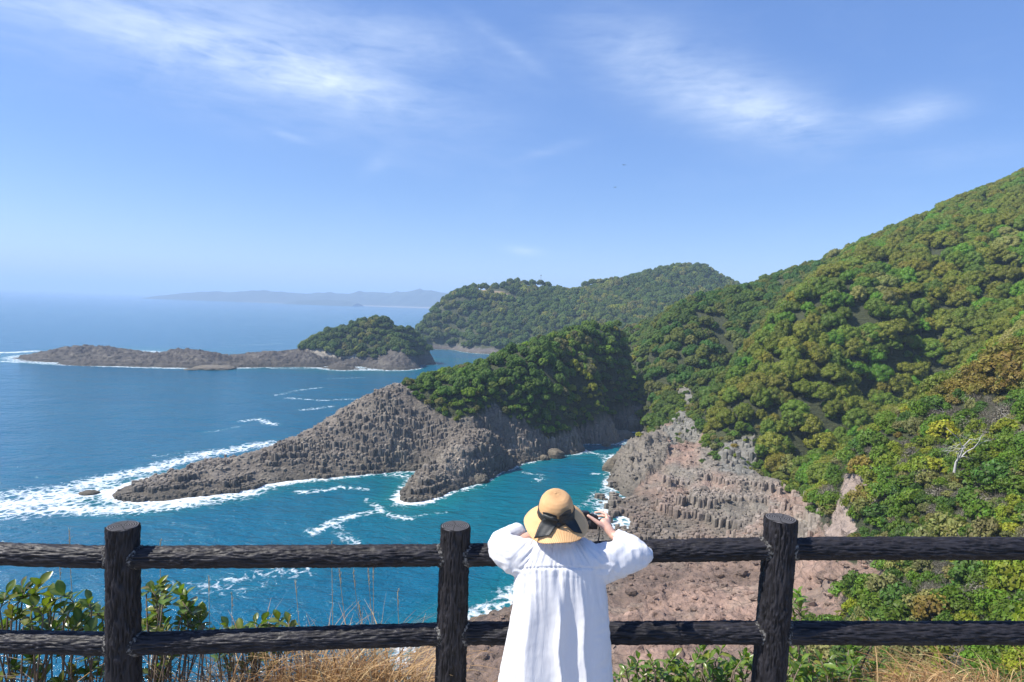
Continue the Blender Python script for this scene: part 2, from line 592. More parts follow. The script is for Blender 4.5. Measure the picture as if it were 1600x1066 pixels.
REG = np.where((GY < 122) & (GPX > 1200) & ~gs, 3, np.where(gs & (GZ < 24) & (GPX < 1420), 4, np.where((GPX < 1003) & (GY > 125), 1, np.where(GY > 125, 2, 5))))
# rock tint: grey on the promontory, pinkish on the shelving shore, pale on the small cliffs
pinkn = sstep(-0.2, 0.45, fbm(np.stack([GX, GY, GZ], -1) * 0.06 + 9, 3))
TINT = np.zeros(GX.shape + (3,))
TINT[:] = np.array((0.250, 0.210, 0.165)) * (.66 + .5 * pinkn[..., None])
grey = np.array((0.235, 0.205, 0.165))
pink = np.array((0.36, 0.225, 0.165))
pale = np.array((0.215, 0.205, 0.175))
TINT[gs] = (grey * (1 - pinkn[..., None]) + pink * pinkn[..., None])[gs]
slab = gs & (GPY > 872)
TINT[slab] = (grey * 0.22 + pink * 0.88 * (0.66 + 0.45 * pinkn[..., None]))[slab]
TINT[outc] = (0.22, 0.19, 0.15)
TINT[gw] = pale
TINT[gg] = (0.36, 0.28, 0.23)

M_rock, nt = mat('rock_and_soil')
p_ = pos(nt)
tint = attr(nt, 'tint').outputs['Color']
rk = attr(nt, 'rock').outputs['Fac']
n_f = noise_n(nt, p_, 0.9, 8, 0.68, 0.4)
n_c = noise_n(nt, p_, 0.11, 4, 0.55, 0.6)
n_l = noise_n(nt, mapping(nt, p_, (0.25, 0.25, 1.6), (0.25, 0.2, 0)), 1.0, 5, 0.6, 0.5)
val = math_n(nt, 'ADD', math_n(nt, 'MULTIPLY', n_f, 0.9), math_n(nt, 'MULTIPLY', n_l, 0.6))
rc = mixc(nt, 1.0, tint, ramp(nt, val, [(0.42, 0.45), (0.75, 1.0), (1.0, 1.35)]), 'MULTIPLY')
rc = mixc(nt, ramp(nt, n_c, [(0.5, 0.0), (0.7, 0.5)]), rc, (0.27, 0.24, 0.18))
vor = N(nt, 'ShaderNodeTexVoronoi', feature='DISTANCE_TO_EDGE', inp={'Scale': 0.32, 'Randomness': 1.0})
wv = nt.nodes.new('ShaderNodeVectorMath')
wv.operation = 'ADD'
nd = N(nt, 'ShaderNodeTexNoise', inp={'Scale': 0.45, 'Detail': 6.0, 'Roughness': 0.65})
L(nt, p_, nd.inputs['Vector'])
L(nt, mapping(nt, p_, (.55, 1.0, 1.3), (0, 0, .6)), wv.inputs[0])
L(nt, nd.outputs['Color'], wv.inputs[1])
L(nt, wv.outputs[0], vor.inputs['Vector'])
crk = ramp(nt, vor.outputs[0], [(0.0, 0.0), (0.045, 1.0)])
rc = mixc(nt, math_n(nt, 'MULTIPLY', math_n(nt, 'SUBTRACT', 1.0, crk), math_n(nt, 'MULTIPLY', ramp(nt, n_c, [(.40, 0.15), (.6, 1.0)]), 0.6)), rc, (0.05, 0.042, 0.036))
sep = N(nt, 'ShaderNodeSeparateXYZ')
L(nt, p_, sep.inputs[0])
zz = math_n(nt, 'ADD', sep.outputs[2], math_n(nt, 'MULTIPLY', math_n(nt, 'SUBTRACT', n_c, 0.5), 5.0))
wet = ramp(nt, math_n(nt, 'MULTIPLY', zz, 0.1), [(0.05, 1.0), (0.18, 0.5), (0.55, 0.0)])
rc = mixc(nt, math_n(nt, 'MULTIPLY', wet, 0.65), rc, (0.055, 0.048, 0.030))
soil = mixc(nt, n_f, (0.024, 0.036, 0.010), (0.075, 0.080, 0.030))
cc = mixc(nt, rk, soil, rc)
hh = math_n(nt, 'ADD', math_n(nt, 'MULTIPLY', n_f, 1.0), math_n(nt, 'MULTIPLY', crk, 0.12))
principled(nt, Base_Color=cc, Roughness=0.85, Normal=bump(nt, math_n(nt, 'ADD', hh, math_n(nt, 'MULTIPLY', n_l, .8)), 0.95, 1.0))

keep = GZ > -3.0
fmask = keep[:-1, :-1] | keep[1:, :-1] | keep[:-1, 1:] | keep[1:, 1:]
FA = grid_faces(len(RR), len(TH))[:, ::-1]
FR = REG[:-1, :-1].ravel()
fm = fmask.ravel()
VV = np.stack([GX, GY, GZ], -1).reshape(-1, 3)
# overhangs and notches: push the rock sideways too
_rk = ROCK.ravel() & (VV[:, 2] > -2.5)
_q = VV[_rk] * np.array([.22, .22, .5])
for _a in (0, 1):
    VV[_rk, _a] += fbm(_q + 13 * _a + 3, 4, .6) * 1.5 + fbm(VV[_rk] * .9 + 31 * _a, 2, .5, True) * .28
rockf = ROCK.ravel().astype(float)
TT = TINT.reshape(-1, 3)
TERR = {}
for rid, nm, lb in ((1, 'promontory', 'long wooded promontory of grey columnar rock running out into foaming sea'),
                    (2, 'hillside', 'tall steep forested hillside rising on the right above the cove'),
                    (3, 'bushy_slope', 'near slope covered in yellow green bushes at the right edge'),
                    (4, 'shore_rock', 'pinkish shelving shore rock with columnar ledges below the viewpoint'),
                    (5, 'cliff', 'steep cliff falling away under the viewpoint fence')):
    f = FA[fm & (FR == rid)]
    u, inv = np.unique(f, return_inverse=True)
    me = mesh_np(nm, VV[u], inv.reshape(-1, 4), True, {'rock': rockf[u]}, {'tint': TT[u]})
    TERR[rid] = tag(ob(nm, me, M_rock), lb, None, None, 'structure')

# ------------------------------------------------------------------ far headland, island, far coast
C2 = [cp(650, 548, 642), cp(668, 512, 672), cp(690, 478, 695), cp(735, 452, 715), cp(800, 447, 735), cp(860, 455, 750), cp(950, 444, 780), cp(1000, 432, 800), cp(1050, 421, 815), cp(1095, 420, 820), cp(1150, 448, 820), cp(1250, 475, 820),
      cp(720, 540, 640), cp(800, 535, 630), cp(760, 505, 665), cp(850, 510, 650), cp(880, 480, 690), cp(960, 490, 665), cp(960, 465, 730), cp(1050, 455, 745), cp(1060, 480, 690), cp(745, 470, 700), cp(800, 468, 712),
      cp(1150, 470, 760), (0, 600, -4), (60, 590, 0), (-60, 640, -6), (-130, 700, -12), (-120, 780, -12), (0, 840, -10), (120, 920, -5), (260, 960, 10), (-200, 620, -15), (-60, 560, -12), (200, 560, 25), (300, 620, 40), (420, 800, 30), (120, 560, 5), (330, 900, 40)]
T2 = RBF(C2, 14)
x = np.linspace(-140, 420, 190)
y = np.linspace(560, 900, 116)
X2, Y2 = np.meshgrid(x, y)
Z2 = T2(X2, Y2)
Z2 = Z2 + fbm(np.stack([X2, Y2, Z2 * 0], -1) * 0.02, 4) * 5 * sstep(0, 15, Z2)
px2, py2 = proj(X2, Y2, Z2)
clear = inpoly(px2, py2, [(742, 452), (762, 452), (800, 459), (802, 466), (780, 464), (745, 458)]) & (Y2 > 660) & (Y2 < 760)
r2 = np.where(clear, 1.0, (Z2 < 5).astype(float))
t2 = np.zeros(X2.shape + (3,))
t2[:] = (0.15, 0.13, 0.12)
t2[clear] = (0.34, 0.25, 0.14)
me = mesh_np('headland', np.stack([X2, Y2, Z2], -1).reshape(-1, 3), grid_faces(len(y), len(x)), True, {'rock': r2.ravel()}, {'tint': t2.reshape(-1, 3)})
tag(ob('headland', me, M_rock), 'far wooded headland beyond the bay with a brown clearing near its top', None, None, 'structure')

C3 = [sh(560, 573, -0.5), sh(620, 566, -0.5), sh(668, 560, -0.5), sh(520, 573, -0.5), sh(470, 574, -0.5), sh(420, 574, -0.5), sh(380, 568, -0.5), sh(350, 561, -0.5), sh(250, 562, -0.5), sh(150, 564, -0.5), sh(40, 566, -0.5), sh(15, 558, -0.5)]
C3 += [sh(560, 590, -8), sh(450, 590, -8), sh(300, 585, -8), sh(150, 580, -8), sh(0, 575, -8), sh(-60, 556, -8), sh(680, 575, -8), sh(30, 545, -8), sh(120, 532, -8), sh(300, 532, -8), sh(420, 533, -8)]
C3 += [cp(60, 558, 428), cp(100, 551, 436), cp(130, 541, 450), cp(160, 549, 450), cp(200, 552, 450), cp(270, 547, 452), cp(330, 551, 452), cp(390, 553, 458), cp(440, 551, 470), cp(475, 543, 480), cp(150, 556, 424), cp(260, 556, 430), cp(330, 556, 436), cp(400, 556, 440), cp(430, 566, 436),
       cp(480, 560, 446), cp(530, 563, 446), cp(560, 553, 463), cp(520, 551, 463), cp(600, 548, 466), cp(640, 546, 470), cp(490, 530, 480), cp(505, 522, 486), cp(530, 517, 490), cp(560, 506, 494), cp(580, 501, 497), cp(592, 500, 498), cp(603, 500, 498), cp(616, 503, 498), cp(630, 509, 497), cp(641, 517, 496), cp(650, 526, 495), cp(668, 544, 492),
       cp(560, 535, 476), cp(610, 530, 480), cp(640, 540, 482)]
for (px, py, Y) in ((505, 522, 486), (560, 506, 494), (603, 499, 498), (650, 526, 495), (480, 543, 482)):
    v = P(px, py, Y)
    C3 += [(v.x - 4, v.y + 50, -2), (v.x - 8, v.y + 90, -10)]
C3 += [(-75, 480, -3), (-60, 500, -6), (-50, 470, -8), (-70, 560, -8)]
T3 = RBF(C3, 8)
x = np.linspace(-400, -45, 420)
y = np.linspace(400, 560, 190)
X3, Y3 = np.meshgrid(x, y)
Z3 = T3(X3, Y3)
wood3 = (X3 > P(478, 543, 482).x) & (Z3 > 7) & (Y3 > 464)
q3 = np.stack([X3, Y3, Z3], -1)
Z3 = Z3 + np.where(wood3, 0, -2.6 + fbm(q3 * np.array([.05, .11, .05]), 5, 0.66, True) * 3.6 + fbm(q3 * 0.3, 3, 0.6, True) * 1.8) * np.clip(0.25 + Z3 / 6, 0.1, 1)
_t = Z3 / 1.7 + .55 * fbm(q3 * np.array([.03, .06, .0]), 3)
_f = _t - np.floor(_t)
Z3 = np.where(wood3, Z3, Z3 + (sstep(.6, .95, _f) - _f) * 1.5 + .35 * perlin(q3 * .55))
px3, py3 = proj(X3, Y3, Z3)
sand = inpoly(px3, py3, [(478, 545), (505, 543), (575, 553), (560, 560), (500, 556)]) & ~wood3
t3 = np.zeros(X3.shape + (3,))
t3[:] = (0.085, 0.073, 0.063)
t3[sand] = (0.40, 0.35, 0.27)
kp = Z3 > -3
fk = (kp[:-1, :-1] | kp[1:, :-1] | kp[:-1, 1:] | kp[1:, 1:]).ravel()
ff = grid_faces(len(y), len(x))[fk]
u, inv = np.unique(ff, return_inverse=True)
me = mesh_np('island', np.stack([X3, Y3, Z3], -1).reshape(-1, 3)[u], inv.reshape(-1, 4), True, {'rock': 1 - wood3.ravel()[u]}, {'tint': t3.reshape(-1, 3)[u]})
tag(ob('island', me, M_rock), 'low wooded island with a flat dark rock shelf stretching left', None, None, 'structure')

M_far, nt = mat('far_wooded_coast')
principled(nt, Base_Color=mixc(nt, noise_n(nt, pos(nt), 0.004, 6), (0.03, 0.045, 0.02), (0.07, 0.08, 0.035)), Roughness=0.9)
M_farsand, nt = mat('far_beach')
principled(nt, Base_Color=mixc(nt, noise_n(nt, pos(nt), 0.01, 3), (0.20, 0.18, 0.14), (0.26, 0.24, 0.19)), Roughness=0.9)


def far_ridge(name, label, pts, Y, depth, seed, m):
    """a range of hills: crest heights from the outline at distance Y, with its own width"""
    pts = [P(a, b, Y) for a, b in pts]
    xs = np.linspace(pts[0].x, pts[-1].x, 260)
    hz = np.interp(xs, [p.x for p in pts], [p.z for p in pts])
    t = np.linspace(-1, 1, 41)
    X, Tt = np.meshgrid(xs, t)
    q = np.stack([X / Y * 22, Tt * 1.3 + seed, X * 0], -1)
    prof = np.clip(1 - np.abs(Tt) ** 1.4, 0, 1) * (1 + 0.35 * fbm(q * 1.7, 4) * (np.abs(Tt) > 0.02))
    Z = hz[None] * prof + fbm(q * 4, 3) * hz[None] * 0.05 - 1.5
    me = mesh_np(name, np.stack([X, Y + Tt * depth, Z], -1).reshape(-1, 3), grid_faces(41, 260))
    return tag(ob(name, me, m), label, None, None, 'structure')


far_ridge('far_coast', 'hazy blue hills of the far coast along the horizon', [(270, 460), (300, 458), (335, 455), (365, 457), (400, 454), (440, 456), (480, 459), (510, 457), (545, 459), (580, 456), (610, 458), (640, 455), (655, 452), (672, 454), (700, 458), (760, 462), (900, 470)], 5600, 500, 3, M_far)
far_ridge('far_point', 'low hazy wooded point in front of the far coast', [(455, 472), (470, 469), (500, 468), (520, 469), (545, 470), (560, 474)], 4800, 200, 5, M_far)
far_ridge('far_beach', 'thin pale beach line at the foot of the far coast', [(330, 470.5), (400, 472), (560, 476.5), (700, 480.5), (900, 487)], 5050, 60, 6, M_farsand)

# ------------------------------------------------------------------ sea
th_s = np.concatenate([np.radians(np.linspace(-52, 52, 520)), np.radians(np.linspace(56, 304, 63))])
r_s = np.concatenate([[0.5, 15], np.exp(np.linspace(math.log(30), math.log(700), 560)), np.exp(np.linspace(math.log(740), math.log(45000), 70))])
Ts, Rs = np.meshgrid(th_s, r_s)
XS, YS = Rs * np.sin(Ts), Rs * np.cos(Ts)
inn = (Rs < 555) & (np.abs(Ts) < math.radians(50))
zb = np.full(XS.shape, -15.0)
zb[inn] = t_lookup(GZ, XS[inn], YS[inn])
in3 = (XS > -400) & (XS < -45) & (YS > 400) & (YS < 560)
zb[in3] = np.maximum(zb[in3], T3(XS[in3], YS[in3]))
in2 = (XS > -140) & (XS < 420) & (YS > 600) & (YS < 900)
zb[in2] = np.maximum(zb[in2], T2(XS[in2], YS[in2]))
pxs, pys = proj(XS, YS, XS * 0)
foam = sstep(-2.6, -0.2, zb) * 0.46 + sstep(-7, -1.5, zb) * .16
hot = lambda cx, cy, rx, ry: np.exp(-((pxs - cx) / rx) ** 2 - ((pys - cy) / ry) ** 2)
foam *= 1 + 0.9 * np.clip(hot(300, 745, 170, 60) + hot(660, 790, 60, 25), 0, 1)
STREAKS = [  # (sea polyline in photo pixels, half width in metres, strength)
    ([(-80, 800), (40, 790), (150, 770)], 8.5, 0.74), ([(0, 775), (80, 768), (160, 758)], 5, 0.66), ([(-60, 795), (60, 785), (150, 770)], 4.0, 0.9), ([(20, 800), (120, 795), (200, 795), (290, 785), (380, 772)], 3.2, 0.85), ([(60, 775), (150, 752), (230, 735), (310, 712), (420, 693)], 3.6, 0.8), ([(230, 715), (290, 706)], 1.4, 0.5),
    ([(470, 768), (530, 762), (570, 766)], 1.1, 0.75), ([(605, 742), (640, 748)], 1.3, 0.75), ([(490, 830), (530, 812), (590, 800), (640, 808)], 1.2, 0.8), ([(520, 815), (555, 850), (540, 838)], 1.1, 0.65), ([(575, 780), (600, 800)], 0.9, 0.6),
    ([(640, 806), (700, 800)], 0.7, 0.5), ([(630, 782), (690, 772), (745, 758)], 1.5, 0.8), ([(790, 732), (835, 716)], 1.6, 0.6), ([(820, 738), (850, 745), (835, 752)], 1.1, 0.55), ([(900, 700), (940, 712)], 1.2, 0.7), ([(895, 706), (925, 704)], 0.8, 0.5), ([(930, 742), (960, 744)], 1.0, 0.7),
    ([(430, 618), (465, 610), (500, 606)], 1.5, 0.65), ([(450, 622), (500, 626), (550, 624)], 1.6, 0.6), ([(475, 640), (515, 636)], 2.0, 0.6), ([(380, 658), (405, 655), (430, 664)], 1.6, 0.75), ([(320, 676), (370, 668)], 1.2, 0.45), ([(510, 592), (570, 590)], 1.5, 0.5),
    ([(-80, 552), (20, 551), (50, 549)], 5, 0.9), ([(-60, 563), (40, 566), (110, 566)], 4, 0.75), ([(110, 567), (240, 565), (330, 564), (430, 576), (560, 576)], 2.2, 0.6), ([(295, 577), (330, 578), (400, 575), (380, 570)], 2.6, 0.6), ([(350, 541), (420, 538), (480, 535)], 3.0, 0.5), ([(20, 731), (60, 728)], 0.9, 0.4),
    ([(180, 568), (205, 573)], 1.2, 0.35), ([(330, 915), (400, 900), (470, 893)], 2.2, 0.52), ([(250, 918), (330, 912)], 1.6, 0.35), ([(340, 928), (420, 915)], 1.2, 0.4), ([(600, 1000), (650, 990)], 2.0, 0.7), ([(860, 770), (900, 780)], 0.8, 0.35), ([(930, 778), (905, 795)], 1.0, 0.6), ([(545, 576), (600, 572)], 1.6, 0.6),
    ([(55, 495), (330, 490)], 5, 0.28), ([(120, 508), (400, 506)], 4, 0.22), ([(630, 640), (520, 680)], 1, 0.0)]
for poly, wd, stg in STREAKS:
    q = np.array([SEA(*a) for a in poly])
    best = np.full(XS.shape, 1e9)
    sel = (np.abs(XS - q[:, 0].mean()) < 120 + np.ptp(q[:, 0])) & (np.abs(YS - q[:, 1].mean()) < 120 + np.ptp(q[:, 1]))
    xs_, ys_ = XS[sel], YS[sel]
    wob = perlin(np.stack([xs_ * 0.09, ys_ * 0.09, xs_ * 0], -1)) * 2.2 * min(1, wd)
    bb = np.full(xs_.shape, 1e9)
    for a, b in zip(q[:-1], q[1:]):
        d = b - a
        t = np.clip(((xs_ - a[0]) * d[0] + (ys_ - a[1]) * d[1]) / (d @ d), 0, 1)
        bb = np.minimum(bb, np.hypot(xs_ - a[0] - t * d[0], ys_ + wob - a[1] - t * d[1]))
    foam[sel] = np.maximum(foam[sel], stg * .86 * np.exp(-(bb / (wd * 1.7)) ** 2))
shal = np.clip(sstep(-9, -0.5, zb) * 0.55 + 0.9 * hot(760, 800, 260, 70) * 0.6 + foam * 0.6, 0, 1)
fs = grid_faces(len(r_s), len(th_s), wrap=True)[:, ::-1]
me = mesh_np('sea', np.stack([XS, YS, XS * 0], -1).reshape(-1, 3), fs, True, {'foam': foam.ravel(), 'shal': shal.ravel()})
M_sea, nt = mat('sea_water')
p_ = pos(nt)
fo = attr(nt, 'foam').outputs['Fac']
shl = attr(nt, 'shal').outputs['Fac']
f1 = noise_n(nt, mapping(nt, p_, (1, 0.8, 1)), 0.42, 9, 0.72, 1.5)
vo = N(nt, 'ShaderNodeTexVoronoi', feature='DISTANCE_TO_EDGE', inp={'Scale': 0.42})
wv = nt.nodes.new('ShaderNodeVectorMath')
wv.operation = 'MULTIPLY_ADD'
nd = N(nt, 'ShaderNodeTexNoise', inp={'Scale': 0.35, 'Detail': 5.0})
L(nt, p_, nd.inputs['Vector'])
L(nt, nd.outputs['Color'], wv.inputs[0])
wv.inputs[1].default_value = (4, 4, 4)
L(nt, p_, wv.inputs[2])
L(nt, wv.outputs[0], vo.inputs['Vector'])
lace = math_n(nt, 'SUBTRACT', 1.0, ramp(nt, vo.outputs[0], [(0.0, 0.0), (0.28, 1.0)]))
nz = math_n(nt, 'ADD', math_n(nt, 'MULTIPLY', ramp(nt, f1, [(0.28, 0.0), (0.72, 1.0)]), 0.62), math_n(nt, 'MULTIPLY', lace, 0.38))
fa = math_n(nt, 'SUBTRACT', math_n(nt, 'ADD', nz, fo), 0.93)
fm_ = ramp(nt, math_n(nt, 'MULTIPLY_ADD', fa, 1.7, 0.0, clamp=True), [(0.0, 0.0), (0.25, 0.3), (0.6, 0.85), (1.0, 1.0)])
cap = noise_n(nt, mapping(nt, p_, (0.06, 0.16, 1), (0, 0, 0.5)), 1.0, 6, 0.62, 0.6)
fm2 = math_n(nt, 'MAXIMUM', fm_, ramp(nt, cap, [(0.735, 0.0), (0.78, 0.7)]))
deep = mixc(nt, noise_n(nt, p_, 0.02, 4, 0.5), (0.0005, 0.084, 0.162), (0.001, 0.116, 0.198))
wc = mixc(nt, shl, deep, (0.004, 0.140, 0.160))
wc = mixc(nt, fm2, wc, (0.80, 0.84, 0.86))
w1 = noise_n(nt, mapping(nt, p_, (0.20, 0.42, 1), (0, 0, 0.45)), 1.0, 4, 0.58, 0.5)
w2 = noise_n(nt, mapping(nt, p_, (0.9, 1.5, 1), (0, 0, 0.2)), 1.0, 4, 0.6, 0.4)
w3 = noise_n(nt, mapping(nt, p_, (0.03, 0.06, 1), (0, 0, 0.5)), 1.0, 3, 0.55, 0.3)
wh = math_n(nt, 'ADD', math_n(nt, 'ADD', math_n(nt, 'MULTIPLY', w1, 1.2), math_n(nt, 'MULTIPLY', w2, 0.35)), math_n(nt, 'MULTIPLY', w3, 3.0))
principled(nt, Base_Color=wc, Roughness=math_n(nt, 'MULTIPLY_ADD', fm2, 0.6, 0.12), IOR=1.33, Specular_IOR_Level=0.40, Normal=bump(nt, wh, 1.0, 1.0))
tag(ob('sea', me, M_sea), 'deep blue and turquoise sea with white foam along the rocks', None, None, 'structure')

# ------------------------------------------------------------------ air
HAZE_D = 2.1e-4
mb = MB()
mb.box((0, 0, 142), (93000, 93000, 336))
M_haze, nt = mat('sea_haze')
pv = N(nt, 'ShaderNodeVolumePrincipled', inp={'Color': (0.58, 0.76, 1.0, 1), 'Density': HAZE_D, 'Anisotropy': 0.0})
on = nt.nodes.new('ShaderNodeOutputMaterial')
L(nt, pv.outputs[0], on.inputs['Volume'])
tag(mb.build('haze', M_haze, smooth=False), 'pale blue sea haze filling the air over the bay', None, None, 'stuff')

# ------------------------------------------------------------------ vegetation: crowns built of leaf clumps
def foliage_mat(name, transl=0.3):
    m, nt = mat(name)
    t = attr(nt, 'tint', 'INSTANCER').outputs['Color']
    lv = attr(nt, 'lv').outputs['Fac']
    hs = N(nt, 'ShaderNodeHueSaturation')
    L(nt, t, hs.inputs['Color'])
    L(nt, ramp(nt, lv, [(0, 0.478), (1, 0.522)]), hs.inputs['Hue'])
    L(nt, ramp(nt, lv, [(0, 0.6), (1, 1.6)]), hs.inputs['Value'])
    p = nt.nodes.new('ShaderNodeBsdfPrincipled')
    p.inputs['Roughness'].default_value = 0.55
    p.inputs['Specular IOR Level'].default_value = 0.3
    L(nt, hs.outputs[0], p.inputs['Base Color'])
    tr = nt.nodes.new('ShaderNodeBsdfTranslucent')
    L(nt, mixc(nt, 1.0, hs.outputs[0], (1.0, 1.25, 0.5), 'MULTIPLY'), tr.inputs['Color'])
    mx = nt.nodes.new('ShaderNodeMixShader')
    mx.inputs[0].default_value = transl
    L(nt, p.outputs[0], mx.inputs[1])
    L(nt, tr.outputs[0], mx.inputs[2])
    o = nt.nodes.new('ShaderNodeOutputMaterial')
    L(nt, mx.outputs[0], o.inputs['Surface'])
    return m


M_leaf = foliage_mat('tree_foliage')
M_bark, nt = mat('tree_bark')
n_b = noise_n(nt, mapping(nt, pos(nt), (6, 6, 1.2)), 1.5, 5)
principled(nt, Base_Color=mixc(nt, n_b, (0.06, 0.05, 0.04), (0.2, 0.17, 0.14)), Roughness=0.9, Normal=bump(nt, n_b, 0.05))
M_dead, nt = mat('bleached_wood')
principled(nt, Base_Color=mixc(nt, noise_n(nt, pos(nt), 4, 4), (0.42, 0.39, 0.36), (0.66, 0.63, 0.6)), Roughness=0.8)

_ico = bmesh.new()
bmesh.ops.create_icosphere(_ico, subdivisions=2, radius=1)
ICO_V = np.array([v.co for v in _ico.verts])
ICO_F = np.array([[v.index for v in f.verts] for f in _ico.faces])
_ico.free()


def cards(C, Nn, size, r, asp=0.62):
    """leaf-like quads (pointed) at C facing Nn"""
    n = len(C)
    a = r.normal(size=(n, 3))
    a -= Nn * (a * Nn).sum(1)[:, None]
    a /= np.linalg.norm(a, axis=1)[:, None] + 1e-9
    b = np.cross(Nn, a)
    s = size[:, None]
    V = np.stack([C - a * s, C + b * s * asp - a * s * 0.1, C + a * s, C - b * s * asp + a * s * 0.1], 1).reshape(-1, 3)
    return V, np.arange(4 * n).reshape(-1, 4)


def crown_mesh(name, seed, nclump, nleaf, lsz, flat=0.8, low=-0.25, core=0.86, spread=0.66, cr=(0.26, 0.42)):
    r = np.random.default_rng(seed)
    cs = []
    for k in range(nclump):
        u = 1 - (k + 0.5) / nclump * (1 - low)
        ph = k * 2.39996 + r.uniform(-.4, .4)
        rr = math.sqrt(max(0, 1 - u * u))
        j = r.uniform(0.82, 1.12)
        cs.append((math.cos(ph) * rr * spread * j, math.sin(ph) * rr * spread * j, 0.42 + u * 0.62 * flat * j, r.uniform(*cr)))
    cs = np.array(cs)
    V, FQ, FT, lv, n = [], [], [], [], 0
    for c in cs:
        d = r.normal(size=(int(nleaf * c[3] / 0.34 * 1.5), 3))
        d /= np.linalg.norm(d, axis=1)[:, None]
        d = d[d[:, 2] > -0.45]
        pnt = c[:3] + c[3] * d * np.array([1.08, 1.08, 0.82]) * r.uniform(0.82, 1.08, (len(d), 1))
        dist = np.linalg.norm(pnt[:, None] - cs[None, :, :3], axis=2) / cs[None, :, 3]
        okm = (dist < 0.74).sum(1) == 0
        pnt, d = pnt[okm], d[okm]
        nn_ = d + r.normal(size=d.shape) * 0.42 + np.array([0, 0, 0.25])
        nn_ /= np.linalg.norm(nn_, axis=1)[:, None]
        v, f = cards(pnt, nn_, r.uniform(0.65, 1.3, len(pnt)) * lsz, r)
        V.append(v)
        FQ.append(f + n)
        lv.append(np.repeat(np.clip(r.normal(0.5, 0.2, len(pnt)) + r.uniform(-.12, .12), 0, 1), 4))
        n += len(v)
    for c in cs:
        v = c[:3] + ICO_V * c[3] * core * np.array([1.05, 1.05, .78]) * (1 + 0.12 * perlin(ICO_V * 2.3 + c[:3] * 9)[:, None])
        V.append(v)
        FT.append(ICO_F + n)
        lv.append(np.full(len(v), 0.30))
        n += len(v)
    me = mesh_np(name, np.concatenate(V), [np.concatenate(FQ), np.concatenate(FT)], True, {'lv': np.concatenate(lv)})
    me.materials.append(M_leaf)
    return me


def twig_mesh(name, seed):
    """wind-clipped grey scrub: a dome of bare twigs with a few leaves"""
    r = np.random.default_rng(seed)
    mb = MB()
    for k in range(70):
        d = r.normal(size=3)
        d[2] = abs(d[2]) * 0.9 + 0.25
        d /= np.linalg.norm(d)
        p0 = np.array([r.uniform(-.2, .2), r.uniform(-.2, .2), 0])
        e = d * r.uniform(0.7, 1.0) * np.array([1, 1, .8])
        m_ = p0 * .5 + e * .5 + r.normal(size=3) * .08
        mb.tube([p0, m_, e], [0.022, 0.014, 0.004], 3, False)
        for q in range(3):
            s = m_ + (e - m_) * r.uniform(0, .8)
            mb.tube([s, s + (d + r.normal(size=3) * .5) * r.uniform(.15, .32)], [0.010, 0.003], 3, False)
    tv = np.concatenate(mb.v)
    tf = np.concatenate(mb.f[4])
    d = r.normal(size=(420, 3))
    d[:, 2] = np.abs(d[:, 2])
    d /= np.linalg.norm(d, axis=1)[:, None]
    v, f = cards(d * r.uniform(.55, 1, (420, 1)) * np.array([1, 1, .8]), d, r.uniform(.03, .075, 420), r)
    me = mesh_np(name, np.concatenate([tv, v]), np.concatenate([tf, f + len(tv)]), True, {'lv': np.concatenate([np.full(len(tv), .75), np.repeat(r.uniform(.2, .9, 420), 4)])})
    me.materials.append(M_leaf)
    return me


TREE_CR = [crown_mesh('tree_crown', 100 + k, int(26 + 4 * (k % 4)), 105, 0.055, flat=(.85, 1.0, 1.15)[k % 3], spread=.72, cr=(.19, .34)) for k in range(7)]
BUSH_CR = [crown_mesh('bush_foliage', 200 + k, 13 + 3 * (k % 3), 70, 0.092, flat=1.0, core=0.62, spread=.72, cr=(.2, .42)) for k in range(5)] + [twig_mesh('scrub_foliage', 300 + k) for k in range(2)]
FAR_CR = TREE_CR


def trunk_mesh(name, seed, limbs):
    r = np.random.default_rng(seed)
    mb = MB()
    z = np.linspace(-0.5, 0.55, 5)
    c = np.stack([np.cumsum(r.normal(0, .03, 5)), np.cumsum(r.normal(0, .03, 5)), z], 1)
    mb.tube(c, [0.085, 0.07, 0.06, 0.05, 0.035], 7)
    for k in range(limbs):
        a = k * 2 * math.pi / limbs + r.uniform(-.4, .4)
        p0 = c[3] + (c[4] - c[3]) * r.uniform(-.6, .4)
        p1 = p0 + np.array([math.cos(a) * .3, math.sin(a) * .3, .18])
        mb.tube([p0, p1, p1 + np.array([math.cos(a) * .22, math.sin(a) * .22, .22])], [.04, .028, .012], 5)
    me = mb.mesh(name)
    me.materials.append(M_bark)
    return me


TRUNKS = [trunk_mesh('trunk', 400 + k, 4) for k in range(3)]
STEMS = [trunk_mesh('stem', 410 + k, 6) for k in range(2)]


def scatter(x0, x1, y0, y1, cell, seed):
    r = np.random.default_rng(seed)
    nx, ny = int((x1 - x0) / cell), int((y1 - y0) / cell)
    i, j = np.meshgrid(np.arange(nx), np.arange(ny))
    x = x0 + (i + 0.5 * (j % 2) + r.uniform(-.38, .38, i.shape)) * cell
    y = y0 + (j + r.uniform(-.38, .38, i.shape)) * cell
    return x.ravel(), y.ravel(), r


